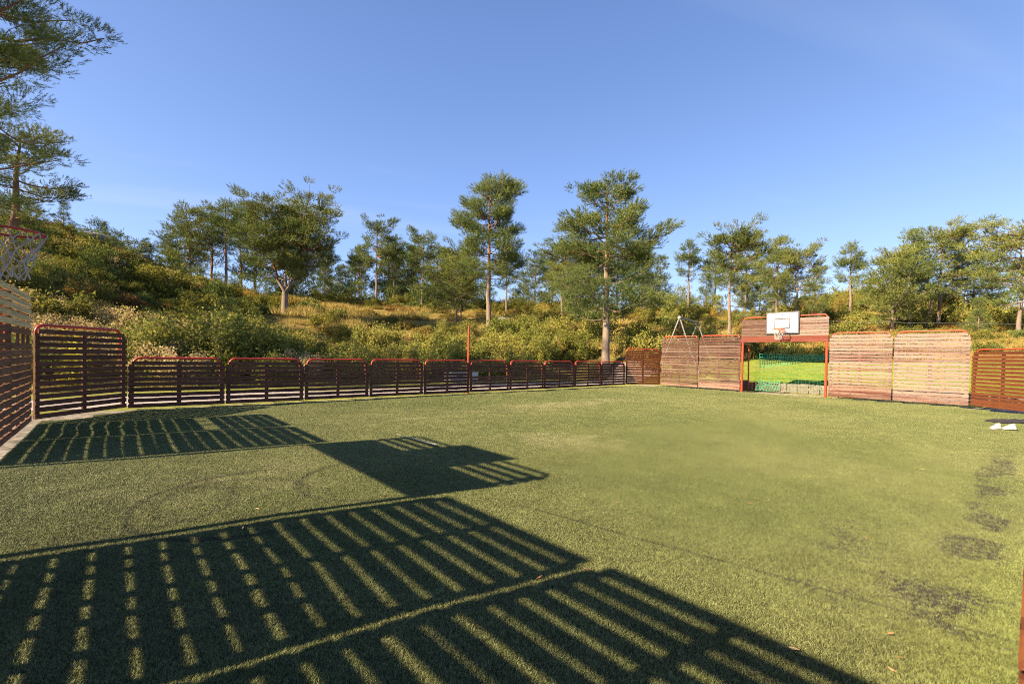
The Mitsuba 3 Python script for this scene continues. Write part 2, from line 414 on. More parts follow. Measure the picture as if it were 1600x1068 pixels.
# a panel: slats towards the court (local -y), battens and the tube frame behind them
def panel(label, x0, y0, x1, y1, h, pitch, sh, mat, frame_mat, z0=0.06, flip=1, top_mat=None, n_top=0, skip=(), group=None, name='fence_panel', kick=0, battens=(0.5,), rail_above=True, kick_mat='wood_kick', batten_mat='wood_dark', low_battens=()):
    w, an = math.hypot(x1 - x0, y1 - y0), math.atan2(y1 - y0, x1 - x0)
    t = thing(name, label, 'fence panel', group)
    W = place(x0, y0, an).rotate([1, 0, 0], float(rng.normal(0, 0.35)))
    g = 0.012
    top = h - (0.075 if rail_above else 0.0)
    n = int(round((top - z0) / pitch))
    pitch, sh = (top - z0) / n, sh * (top - z0) / n / pitch
    for k in range(n):
        if k in skip:
            continue
        mt = top_mat if k >= n - n_top else kick_mat if k < kick else mat
        z = top - (n - k) * pitch + (pitch - sh)
        cut = 0.06 if k == n - 1 else 0.0
        hh = pitch - 0.006 if k < kick else sh
        dz, ry, off = rng.normal(0, 0.0025), rng.normal(0, 0.10), rng.normal(0, 0.002)
        scene[numbered('slat', t)] = {**slat(w - 2 * g - 2 * cut, hh, 0.021, mt, int(rng.integers(7))), 'to_world': W @ T().translate([g + cut, -flip * 0.012 + off, z + dz]).rotate([0, 1, 0], float(ry))}
    for f in (0.0,) + tuple(battens) + tuple(low_battens) + (1.0,):
        x = g + 0.015 + f * (w - 2 * g - 0.03 - 0.085)
        hb = 1.25 if 0 < f < 1 and f in low_battens else top - z0 - 0.1
        scene[numbered('batten', t)] = {**slat(hb, 0.085, 0.03, batten_mat, int(rng.integers(7))), 'to_world': W @ T().translate([x + 0.085, flip * 0.016, z0 + 0.03]).rotate([0, 1, 0], -90.0)}
    put('frame', ply(tube(arch(w, h, inset=0.10), 0.027, 10), frame_mat, smooth=True, to_world=W @ T().translate([0, flip * 0.058, 0])), t)
    return t


ORD = ['first', 'second', 'third', 'fourth', 'fifth', 'sixth', 'seventh', 'eighth', 'ninth', 'tenth']
PW = 1.848
for k in range(10):
    skip = (5,) if k == 5 else ()
    panel('low dark slatted fence panel with red rail, %s from the left along the long side' % ORD[k], k * PW, 0, (k + 1) * PW, 0, 1.17, 0.113, 0.082 if k not in (4, 7) else 0.092, 'wood_dark', 'red_paint', skip=skip, z0=0.03,
          battens=(0.5,), group='low side fence panels')
panel('tall dark slatted corner panel with red rail at the left end of the low fence', -1.29, -1.50, -0.02, -0.02, 1.77, 0.117, 0.085, 'wood_dark', 'red_paint')
panel('brown corner panel half in shade between low fence and far end wall', 18.50, 0.0, 20.20, -0.87, 1.82, 0.112, 0.091, 'wood_corner', 'orange_paint')
panel('sunlit brown corner panel under an orange rail, right of the far end wall', 20.21, -11.76, 18.72, -13.13, 1.83, 0.112, 0.088, 'wood_corner', 'orange_paint', kick=2, kick_mat='wood_corner')
SF = 20.23
FW = [(-0.90, -2.80), (-2.81, -4.70), (-7.93, -9.81), (-9.83, -11.72)]
FL = ['weathered pinkish brown end wall panel, leftmost beside the shaded corner panel', 'weathered brown end wall panel just left of the goal', 'pale weathered end wall panel just right of the goal', 'pale weathered end wall panel, rightmost next to the brown corner panel']
for k, (a, b) in enumerate(FW):
    panel(FL[k], SF, a, SF, b, 2.45, 0.122, 0.096 if k else 0.094, 'wood_worn_brown' if k < 2 else 'wood_worn_pale', 'orange_paint', z0=0.04, flip=1, group='far end wall panels', kick=(1, 2, 3, 2)[k], kick_mat='wood_kick' if k < 3 else 'wood_worn_pale', battens=(0.5,), low_battens=(0.25, 0.74) if k < 1 else (0.3,) if k == 2 else (), batten_mat='wood_kick')
SN = -1.33
NW = [(-1.52, -3.425), (-3.435, -5.34), (-8.66, -10.555), (-10.56, -12.47)]
NL = ['dark end wall panel with olive top boards beside the left corner panel', 'dark end wall panel with olive top boards at the left photo edge', 'slatted end wall panel beside the near goal, casting a striped shadow', 'slatted end wall panel nearest the camera, casting a striped shadow']
for k, (a, b) in enumerate(NW):
    panel(NL[k], SN, a, SN, b, 2.25, 0.1185, 0.092 if k < 2 else 0.088, 'wood_near_bounce', 'red_paint', z0=0.05, flip=-1, top_mat='wood_olive', n_top=5 if k < 2 else 0, skip=(12,) if k < 1 else (), group='near end wall panels', rail_above=False, battens=(0.3, 0.6) if k < 2 else (0.48,), low_battens=(0.14, 0.27, 0.62, 0.8) if k == 2 else ())
panel('low brown side fence panel seen end on at the right edge of the photo', 1.28, -13.134, 3.12, -13.134, 1.12, 0.113, 0.088, 'wood_corner', 'orange_paint', flip=-1)

# ------------------------------------------------------------------ goals, hoops


def hoop(label, x, y, dirx, zc, ring_mat, low=0.16):
    t = thing('basketball_hoop', label, 'basketball hoop')
    d = dirx                                                    # the ring sticks out of the board along d * x
    bw, bh, z0 = 1.20, 0.88, zc - low
    put('backboard', ply(box(x - 0.012, x + 0.012, y - bw / 2, y + bw / 2, z0, z0 + bh), 'board_white'), t)
    xf = x + d * 0.0145
    fr = [box(xf - 0.002, xf + 0.002, y - bw / 2, y + bw / 2, z0, z0 + 0.045), box(xf - 0.002, xf + 0.002, y - bw / 2, y + bw / 2, z0 + bh - 0.045, z0 + bh),
          box(xf - 0.002, xf + 0.002, y - bw / 2, y - bw / 2 + 0.045, z0 + 0.045, z0 + bh - 0.045), box(xf - 0.002, xf + 0.002, y + bw / 2 - 0.045, y + bw / 2, z0 + 0.045, z0 + bh - 0.045)]
    a, b, c = 0.295, z0 + 0.20, z0 + 0.62
    q_ = 0.045
    fr += [box(xf - 0.002, xf + 0.002, y - a, y + a, b, b + q_), box(xf - 0.002, xf + 0.002, y - a, y + a, c - q_, c), box(xf - 0.002, xf + 0.002, y - a, y - a + q_, b + q_, c - q_), box(xf - 0.002, xf + 0.002, y + a - q_, y + a, b + q_, c - q_)]
    put('marking', ply(cat(fr), 'board_line'), t)
    put('bolt', ply(box(xf - 0.003, xf + 0.006, y - 0.02, y + 0.02, z0 + 0.74, z0 + 0.78), 'board_line'), t)
    rx, R = x + d * 0.40, 0.225
    an = np.linspace(0, 2 * np.pi, 41)
    put('ring', ply(tube(np.c_[rx + R * np.cos(an), y + R * np.sin(an), np.full(41, zc)], 0.011, 8), ring_mat, smooth=True), t)
    put('bracket', ply(cat([tube([(x + d * 0.02, y + s * 0.10, zc - 0.005), (rx - d * R * 0.8, y + s * 0.13, zc - 0.005)], 0.011, 6) for s in (-1, 1)] + [box(min(x + d * 0.017, x + d * 0.03), max(x + d * 0.017, x + d * 0.03), y - 0.12, y + 0.12, zc - 0.12, zc + 0.04)]), ring_mat), t)
    nt, N = [], 12
    lev = [(1.0, 0.0), (0.9, -0.09), (0.76, -0.18), (0.62, -0.27), (0.52, -0.35), (0.50, -0.42)]
    r_ = np.random.default_rng(3)
    jit = r_.normal(0, 0.012, (len(lev), N, 2))
    def pt(l, k, odd):
        f, dz = lev[l]
        a_ = (k + 0.5 * odd) * 2 * np.pi / N
        return (rx + R * f * math.cos(a_) + jit[l, k % N, 0], y + R * f * math.sin(a_) + jit[l, k % N, 1], zc + dz)
    for l in range(len(lev) - 1):
        for k in range(N):
            o = l % 2
            for dk in (0, 1):
                kk_ = k + dk - (0 if o else 1) if not o else k + dk
                nt.append(tube([pt(l, k, o), pt(l + 1, (k - 1 + dk) % N if not o else (k + dk) % N, 1 - o)], 0.005, 5, caps=False))
    put('net', ply(cat(nt), 'net_white', smooth=True), t)
    return t


def white(p, nn, uv):
    return mix((0.46, 0.455, 0.445), (0.36, 0.35, 0.335), smoothstep(0.55, 0.85, fbm(p.x * 4, p.y * 4, p.z * 3)) * 0.6)


scene['board_white'] = twosided(pr(white, 0.4, 0.4))
scene['board_line'] = twosided(pr((0.085, 0.085, 0.095), 0.5))
scene['net_white'] = twosided(pr((0.38, 0.37, 0.355), 0.9))
scene['net_green'] = twosided(pr((0.05, 0.40, 0.23), 0.8))
scene['concrete'] = twosided(pr(lambda p, nn, uv: mix((0.115, 0.105, 0.085), (0.20, 0.185, 0.155), fbm(p.x * 6, p.y * 6, p.z * 9)) * (0.75 + 0.5 * noise(p.x * 40, p.y * 40, p.z * 40)), 0.95, 0.1))


def goal(label, x, y0, y1, d, mats, zb, zt):
    """Posts, a red beam and boards above the opening; d points from the wall into the court."""
    t = thing('goal', label, 'goal')
    for y, s in ((y0, -1), (y1, 1)):
        put('post', ply(tube([(x, y + s * 0.055, -0.03), (x, y + s * 0.055, 1.0), (x, y + s * 0.055, zb)], 0.045, 14), mats[2], smooth=40), t)
    put('beam', ply(box(x - 0.05, x + 0.05, min(y0, y1) + 0.0, max(y0, y1) - 0.0, zb, zb + 0.235), 'wood_beam'), t)
    w = abs(y1 - y0)
    n_, p_ = 6, (zt - 0.05 - zb - 0.24) / 6
    W = place(x, max(y0, y1), -math.pi / 2)
    for k in range(n_):
        mt = mats[0]
        for half in (0, 1):
            scene[numbered('board', t)] = {**slat(w / 2 - 0.004, p_ - (0.014 if d < 0 else 0.004 if k < 2 else 0.048), 0.022, mats[half], int(rng.integers(7))), 'to_world': W @ T().translate([half * (w / 2 + 0.004), -0.03 if d < 0 else 0.03, zb + 0.245 + k * p_]).rotate([0, 1, 0], float(rng.normal(0, 0.15)))}
    put('frame', ply(tube(arch(w, zt - zb, inset=0.06) + [0, 0, zb + 0.03], 0.026, 10), mats[2], smooth=True, to_world=W @ T().translate([0, 0.022 if d < 0 else -0.022, 0])), t)
    for f in (0.04, 0.5, 0.96):
        put('upright', ply(box(x - d * 0.02 - 0.02, x - d * 0.02 + 0.02, max(y0, y1) - f * w - 0.04, max(y0, y1) - f * w + 0.04, zb + 0.236, zt - 0.1), 'wood_dark'), t)
    return t


GY0, GY1 = -4.72, -7.91
tg = goal('far goal with orange posts, a red beam and weathered boards above it', SF - 0.02, GY0, GY1, -1, ('wood_worn_brown', 'wood_worn_pale', 'orange_paint'), 2.13, 3.14)
for y, s in ((GY0 + 0.10, 1), (GY1 - 0.10, -1)):
    put('side_frame', ply(tube([(SF + 0.05, y, 2.08), (SF + 0.7, y, 2.08), (SF + 0.92, y, 2.04), (SF + 1.0, y, 1.9), (SF + 1.02, y, 1.0), (SF + 1.05, y, -0.03)], 0.03, 10), 'orange_paint', smooth=True), tg)
W = place(SF + 0.10, GY0 + 0.13, 0.0)
for k in range(4):
    scene[numbered('side_board', tg)] = {**slat(0.9, 0.085, 0.02, 'wood_dark', k), 'to_world': W @ T().translate([0, 0, 0.05 + 0.115 * k])}
WB = place(SF + 1.12, GY0 + 0.08, -math.pi / 2)
for k in range(3):
    scene[numbered('back_board', tg)] = {**slat(1.18, 0.095, 0.02, 'wood_dark', k + 2), 'to_world': WB @ T().translate([0, 0, 0.04 + 0.125 * k])}
put('back_post', ply(box(SF + 1.07, SF + 1.14, GY0 - 1.19, GY0 - 1.12, -0.05, 0.42), 'concrete'), tg)
# net hung low behind the goal
nt = []
r_ = np.random.default_rng(8)
def netpt(u, v):
    y = GY0 - 0.2 + (GY1 - GY0 + 0.3) * u
    sag = 0.10 * math.sin(u * math.pi) + 0.04 * math.sin(u * 17)
    return np.array([SF + 1.45 + 0.08 * math.sin(u * 9 + v), y, 1.66 - sag * 0.4 - v * (0.40 + 0.18 * (1 - u) - 0.28 * u)])
NU, NV = 30, 4
for a in range(NU + 1):
    nt.append(tube([netpt(a / NU, v / NV) for v in range(NV + 1)], 0.011, 4, caps=False))
for v in range(NV + 1):
    nt.append(tube([netpt(a / NU, v / NV) for a in range(NU + 1)], 0.011, 4, caps=False))
for a in range(26):
    u0 = a / 25
    nt.append(tube([(SF + 1.02 + 0.3 * u0 * 0, GY0 - 0.35 - 0.035 * a, 0.46 - 0.06 * math.sin(a)), (SF + 0.9, GY0 - 0.38 - 0.035 * a + 0.1 * math.sin(a * 2.1), 0.25), (SF + 0.75 + 0.1 * math.sin(a * 1.7), GY0 - 0.3 - 0.036 * a, 0.05)], 0.0045, 4, caps=False))
for a in range(6):
    nt.append(tube([(SF + 1.0 - 0.05 * a, GY0 - 0.3 - 0.9 * f, 0.46 - 0.075 * a + 0.03 * math.sin(9 * f + a)) for f in np.linspace(0, 1, 14)], 0.0045, 4, caps=False))
for a in range(23):
    y = GY0 - 0.15 - (abs(GY1 - GY0) - 0.3) * a / 22
    nt.append(tube([(SF + 1.30 + 0.05 * math.sin(a * 1.3), y, 1.55), (SF + 1.22 + 0.04 * math.sin(a * 2.1), y + 0.02 * math.sin(a), 0.8), (SF + 1.16, y, 0.08)], 0.003, 3, caps=False))
for b in range(11):
    nt.append(tube([(SF + 1.18 + 0.10 * b / 10, GY0 - 0.15 - (abs(GY1 - GY0) - 0.3) * f, 0.12 + 0.135 * b - 0.03 * math.sin(f * 3.1) + 0.012 * math.sin(f * 23 + b)) for f in np.linspace(0, 1, 24)], 0.003, 3, caps=False))
put('net', ply(cat(nt), 'net_green', smooth=True), tg)
put('sill', ply(box(SF - 0.03, SF + 0.05, GY1 + 0.1, GY0 - 0.75, -0.02, 0.045), 'concrete'), tg)
goal('near goal with boards above its opening, casting the broad shadow on the turf', SN, -5.38, -8.62, 1, ('wood_dark', 'wood_dark', 'red_paint'), 2.08, 3.07)
hoop('white backboard with orange ring and white net above the far goal', SF - 0.12, -6.33, -1, 2.62, 'orange_paint')
hoop('red ring with torn white net at the left edge of the photo', SN + 0.03, -7.05, 1, 2.41, 'red_paint', 0.07)
for zz in (2.6, 3.0):
    pass

# stone kerb behind the far goal: separate stones
def kerbstone(seed):
    m = trimesh.creation.box((0.24, 0.40, 0.40)).subdivide().subdivide()
    v = np.array(m.vertices)
    v += (meshkit.noise(v * 9 + seed * 7.1, seed)[:, None] - 0.5) * 0.05 * np.sign(v)
    return trimesh.Trimesh(v, m.faces, process=False)


tk = thing('stone_kerb', 'low pale stone kerb behind the far goal at the edge of the lawn', 'kerb')
ks = [ply(kerbstone(s), 'concrete', smooth=35) for s in range(4)]
for k in range(26):
    scene[numbered('stone', tk)] = {**ks[k % 4], 'to_world': place(SF + 1.95 + rng.normal(0, 0.008), -3.2 - 0.418 * k, rng.normal(0, 0.02), 0.16 + rng.normal(0, 0.008))}

# red pole in the long fence
put('red_pole', ply(tube([(5 * PW + 0.0, 0.10, -0.05), (5 * PW + 0.0, 0.10, 1.2), (5 * PW + 0.005, 0.10, 2.42)], 0.035, 12), 'orange_paint', smooth=40), label='tall red steel pole standing behind the low fence near its middle', cat='pole')

# ------------------------------------------------------------------ swing frame, utility box, wire, rocks, shoes
ts = thing('swing_frame', 'galvanised steel swing frame rising behind the far end wall', 'swing frame')
S0, S1, SZ = np.array([23.12, -0.20]), np.array([27.23, 0.87]), 3.63
put('crossbar', ply(tube([(*S0, SZ), (*(S0 + S1) / 2, SZ), (*S1, SZ)], 0.055, 10), 'galvanised', smooth=True), ts)
ax_ = (S1 - S0) / np.linalg.norm(S1 - S0)
nx_ = np.array([-ax_[1], ax_[0]])
for c_, s_ in ((S0, -1), (S1, 1)):
    for o in (-1, 1):
        ft = c_ + nx_ * o * 1.25 + ax_ * s_ * 0.15
        put('leg', ply(tube([(*c_, SZ + 0.02), (*((c_ + ft) / 2), SZ / 2), (*ft, 0.3)], 0.042, 10), 'galvanised', smooth=True), ts)
    put('joint', ply(tube([(*(c_ - ax_ * 0.1), SZ), (*(c_ + ax_ * 0.1), SZ)], 0.085, 10), 'galvanised', smooth=40), ts)

tb = thing('utility_box', 'small white box with dark vents on the grass behind the low fence', 'utility box')
bx, by = 13.3, 6.4
bz = float(ground(bx, by))
put('body', ply(box(bx - 0.85, bx + 0.85, by - 0.3, by + 0.3, bz - 0.05, bz + 0.55), 'board_white'), tb)
put('lid', ply(box(bx - 0.9, bx + 0.9, by - 0.35, by + 0.35, bz + 0.552, bz + 0.60), 'galvanised'), tb)
for o in (-0.5, 0.1):
    put('vent', ply(box(bx + o, bx + o + 0.35, by - 0.315, by - 0.302, bz + 0.22, bz + 0.42), 'board_line'), tb)
put('wire', ply(tube([(36 + 2.0 * k, -3.2 - 2.4 * k, 4.02 - 0.02 * k - 0.0015 * (k - 8) ** 2 * -1) for k in range(17)], 0.012, 5), 'galvanised', smooth=True), label='thin grey wire stretched across above the right end wall panels', cat='wire')
for s_ in ((36, -3.2), (68, -41.6)):
    pass


def rock(seed, sx, sy, sz):
    m = trimesh.creation.icosphere(3, 1.0)
    v = np.array(m.vertices)
    v *= (0.72 + 0.55 * meshkit.fbm(v * 1.3 + seed * 5.3, 3, seed))[:, None]
    v = np.sign(v) * np.abs(v) ** 0.85 * [sx, sy, sz]
    return trimesh.Trimesh(v, m.faces, process=False)


scene['rock'] = twosided(pr(lambda p, nn, uv: mix(mix((0.12, 0.11, 0.10), (0.24, 0.22, 0.19), fbm(p.x * 2, p.y * 2, p.z * 3)), (0.10, 0.10, 0.06), smoothstep(0.5, 0.7, fbm(p.x * 5, p.y * 5, p.z * 5 + 3))), 0.95, 0.1))
for sd, (x, y, sx, sy, sz, lb) in enumerate([(25.6, 18.0, 1.0, 0.7, 0.55, 'grey boulder in the heath right of the second tallest pine'), (-1.4, 33.0, 1.7, 1.3, 0.7, 'bare grey rock slab on top of the left hill'),
                                             (0.9, 32.6, 1.2, 1.0, 0.6, 'grey rock outcrop below the slab on the left hill'), (41.5, -13.3, 0.9, 0.6, 0.4, 'low grey boulder on the golden slope at the right edge'),
                                             (24.2, 9.6, 0.55, 0.45, 0.6, 'pale boulder in the bushes left of the tallest pine trunk')]):
    put('boulder', ply(rock(sd + 1, sx, sy, sz), 'rock', smooth=30, to_world=place(x, y, 0.7 * sd, float(ground(x, y)) + 0.15 * sz)), label=lb, cat='rock')


def shoe_parts(o):
    """Low trainer, 0.29 m long, toe towards -x: rings of an upper on a thick sole."""
    st = [(-0.145, 0.028, 0.030), (-0.125, 0.040, 0.052), (-0.08, 0.046, 0.062), (-0.03, 0.045, 0.078), (0.02, 0.040, 0.102), (0.07, 0.037, 0.112), (0.115, 0.035, 0.105), (0.14, 0.026, 0.085)]
    v, f, K = [], [], 12
    for x, w, h in st:
        for k in range(K):
            a = math.pi * k / (K - 1)
            v.append((x, w * math.copysign(abs(math.cos(a)) ** 0.6, math.cos(a)), 0.022 + (h - 0.022) * math.sin(a) ** 0.75))
    for i_ in range(len(st) - 1):
        for k in range(K - 1):
            f.append((i_ * K + k, i_ * K + k + 1, (i_ + 1) * K + k + 1, (i_ + 1) * K + k))
    n0 = len(v)
    v += [(st[0][0] - 0.006, 0, 0.024), (st[-1][0] + 0.006, 0, 0.06)]
    tri = [(n0, k + 1, k) for k in range(K - 1)] + [(n0 + 1, (len(st) - 1) * K + k, (len(st) - 1) * K + k + 1) for k in range(K - 1)]
    f = [(a, b, c) for a, b, c, d in f] + [(a, c, d) for a, b, c, d in f] + tri
    up = trimesh.Trimesh(np.array(v), np.array(f), process=False)
    from shapely.geometry import Polygon
    pts = [(x - 0.004, w + 0.005) for x, w, _ in st] + [(x + 0.006, -w - 0.005) for x, w, _ in st[::-1]]
    sole = trimesh.creation.extrude_polygon(Polygon(pts).buffer(0.004), 0.028, engine='earcut')
    an = np.linspace(0, 2 * np.pi, 17)
    col = tube(np.c_[0.075 + 0.055 * np.cos(an), 0.030 * np.sin(an), 0.108 + 0.004 * np.cos(an)], 0.010, 6)
    ins = trimesh.creation.cylinder(0.03, 0.004, sections=16)
    ins.apply_transform(np.diag([1.7, 0.95, 1, 1]))
    ins.apply_translation((0.075, 0, 0.1125))
    lace = cat([box(-0.035 + 0.018 * k, -0.027 + 0.018 * k, -0.024, 0.024, 0.073 + 0.0075 * k, 0.083 + 0.0075 * k) for k in range(4)])
    return up, sole, col, ins, lace


up, sole, col, ins, lace = shoe_parts(0)
scene['shoe_white'] = twosided(pr((0.50, 0.49, 0.46), 0.6))
scene['shoe_grey'] = twosided(pr((0.22, 0.22, 0.22), 0.8))
for (x, y, an, lb) in ((13.98, -12.57, math.radians(-52), 'left white trainer of the pair on the turf at the right'), (14.14, -12.76, math.radians(-60), 'right white trainer of the pair on the turf at the right')):
    t = thing('shoe', lb, 'shoe')
    an = math.pi + an + math.radians(180 - 55)
    W = place(x, y, math.atan2(0.654 * -1, 0.756) + (0.15 if 'left' in lb else -0.2), 0.016, (0.74, 0.80, 0.92))
    for nm, m, mt in (('upper', up, 'shoe_white'), ('sole', sole, 'shoe_white'), ('collar', col, 'shoe_white'), ('opening', ins, 'shoe_grey'), ('lace', lace, 'shoe_white')):
        put(nm, ply(m, mt, smooth=40, to_world=W), t)

# crumpled dark garment behind the shoes
U, V = np.meshgrid(np.linspace(0, 1, 60), np.linspace(-1, 1, 22), indexing='ij')
hgt = (0.02 + 0.085 * meshkit.fbm(np.stack([U * 5, V * 1.6, U * 0], -1), 3, 5)) * (1 - np.abs(V) ** 3) * sstep(0, 0.08, U) * (1 - sstep(0.9, 1.0, U))
wid = 0.16 + 0.08 * np.sin(U * 9) * np.sin(U * 3 + 1)
gxy = np.stack([U * 0.95, V * wid, 0.012 + hgt], -1).reshape(-1, 3)
i, j = np.meshgrid(np.arange(59), np.arange(21), indexing='ij')
qd = np.stack([i * 22 + j, (i + 1) * 22 + j, (i + 1) * 22 + j + 1, i * 22 + j + 1], -1).reshape(-1, 4)
base = gxy.copy()
base[:, 2] = 0.004
scene['dark_cloth'] = twosided(pr((0.022, 0.022, 0.028), 0.9))
put('jacket', ply((np.vstack([gxy, base]), np.vstack([qd, qd[:, ::-1] + len(gxy)])), 'dark_cloth', smooth=True, to_world=place(15.55, -12.42, math.atan2(-0.654, 0.756) - 0.03, 0.012)), label='dark crumpled jacket lying on the turf behind the white trainers', cat='jacket')

# white scrap of line tape at the turf joint
tp = np.array([(3.378, -6.1, 0.016), (3.386, -6.1, 0.016), (3.42, -7.0, 0.024), (3.455, -7.28, 0.022), (3.40, -7.28, 0.022), (3.395, -7.0, 0.024)])
put('line_tape', ply((tp + [0, 0, 0.012], np.array([[0, 5, 2, 1], [5, 4, 3, 2]])), 'net_white'), label='frayed white line tape at the turf joint in the broad shadow', cat='tape')

# fallen leaves and twigs
r_ = np.random.default_rng(40)
lv, lf = [], []
for k in range(75):
    x, y = (r_.uniform(0, 12), r_.uniform(-13, -1)) if k % 3 else (r_.uniform(1.0, 7), r_.uniform(-13.05, -10.5))
    a, l, w = r_.uniform(0, 6.28), r_.uniform(0.012, 0.045), r_.uniform(0.002, 0.009)
    c, s = math.cos(a), math.sin(a)
    z = float(turf_z(np.array(x), np.array(y))) + 0.017
    o = len(lv)
    lv += [(x - c * l, y - s * l, z), (x - s * w, y + c * w, z + r_.uniform(0, 0.012)), (x + c * l, y + s * l, z + r_.uniform(0, 0.01)), (x + s * w, y - c * w, z + 0.002)]
    lf.append((o, o + 1, o + 2, o + 3))
scene['dry_leaf'] = twosided(pr(lambda p, nn, uv: mix((0.30, 0.13, 0.05), (0.42, 0.30, 0.16), cell_rand(p.x * 4, p.y * 4)), 0.8))
put('fallen_leaves', ply((np.array(lv), np.array(lf)), 'dry_leaf'), label='dry brown leaves and twigs scattered on the turf', cat='leaves', kind='stuff')

# ------------------------------------------------------------------ vegetation builders


def foliage(c0, c1, c2, scale=0.6, trans=0.35, rough=0.55):
    def f(p, nn, uv):
        a = fbm(p.x * scale, p.y * scale, p.z * scale)
        r = cell_rand(p.x * 9, p.y * 9, p.z * 9)
        return mix(mix(c0, c1, smoothstep(0.3, 0.7, a)), c2, smoothstep(0.55, 1.0, r) * 0.55) * (0.78 + 0.44 * r)
    return {'type': 'principledthin', 'base_color': proc(f), 'roughness': rough, 'diff_trans': trans * 2, 'spec_trans': 0.0, 'eta': 1.35}


scene['needles'] = foliage((0.072, 0.118, 0.042), (0.135, 0.178, 0.058), (0.24, 0.245, 0.078), 0.35, 0.13)
scene['needles_olive'] = foliage((0.090, 0.135, 0.042), (0.168, 0.20, 0.058), (0.27, 0.265, 0.075), 0.3, 0.13)
scene['leaf_green'] = foliage((0.15, 0.185, 0.040), (0.26, 0.255, 0.06), (0.34, 0.31, 0.09), 0.5, 0.3)
scene['leaf_pale'] = foliage((0.38, 0.34, 0.12), (0.50, 0.40, 0.20), (0.62, 0.42, 0.30), 0.6, 0.4)
scene['leaf_yellow'] = foliage((0.42, 0.36, 0.03), (0.52, 0.45, 0.05), (0.5, 0.5, 0.1), 0.8, 0.35)
scene['leaf_gold'] = foliage((0.31, 0.22, 0.05), (0.40, 0.27, 0.06), (0.33, 0.16, 0.05), 0.6, 0.35)
scene['juniper'] = foliage((0.10, 0.13, 0.03), (0.21, 0.21, 0.045), (0.30, 0.26, 0.06), 0.4, 0.35)
scene['juniper_shade_tone'] = foliage((0.022, 0.034, 0.014), (0.04, 0.055, 0.02), (0.07, 0.075, 0.025), 0.5, 0.15)  # juniper with the shade over the lawn hedge put into its colour
scene['heather'] = foliage((0.12, 0.075, 0.032), (0.24, 0.15, 0.05), (0.30, 0.17, 0.06), 0.5, 0.2)
scene['dry_grass'] = foliage((0.32, 0.255, 0.085), (0.43, 0.34, 0.12), (0.25, 0.23, 0.07), 0.4, 0.3)
scene['heath_leaf'] = foliage((0.21, 0.175, 0.05), (0.30, 0.235, 0.065), (0.15, 0.15, 0.045), 0.3, 0.25)


def bark(p, nn, uv):
    b = fbm(p.x * 7, p.y * 7, p.z * 2.5)
    h = smoothstep(2.5, 6.0, p.z - 0.12 * dr.hypot(p.x, p.y))
    return mix(mix((0.13, 0.105, 0.085), (0.23, 0.19, 0.155), b), mix((0.20, 0.105, 0.058), (0.15, 0.09, 0.058), b), h * 0.8)


scene['bark'] = twosided(pr(bark, 0.95, 0.1))
scene['dead_wood'] = twosided(pr((0.22, 0.17, 0.12), 0.95, 0.1))


def unit(v):
    return v / (np.linalg.norm(v, axis=-1, keepdims=True) + 1e-12)


def tufts(pts, dirs, r, count, length, width, spread=0.50, up=0.15, shoot=1.5):
    """Shoots: needles set along a short twig and pointing forward."""
    n = len(pts)
    P = np.repeat(np.asarray(pts), count, 0)
    D = np.repeat(unit(np.asarray(dirs) + np.array([0, 0, up])), count, 0)
    d = unit(D + r.normal(0, spread, (n * count, 3)))
    P = P + D * (r.uniform(-0.35, 1.0, (n * count, 1)) * length * shoot) + r.normal(0, length * 0.06, P.shape)
    l = length * r.uniform(0.6, 1.15, (n * count, 1))
    s = unit(np.cross(d, r.normal(size=d.shape))) * (width * 0.5)
    v = np.stack([P - s, P + s, P + d * l], 1).reshape(-1, 3)
    return v, np.arange(len(v)).reshape(-1, 3)


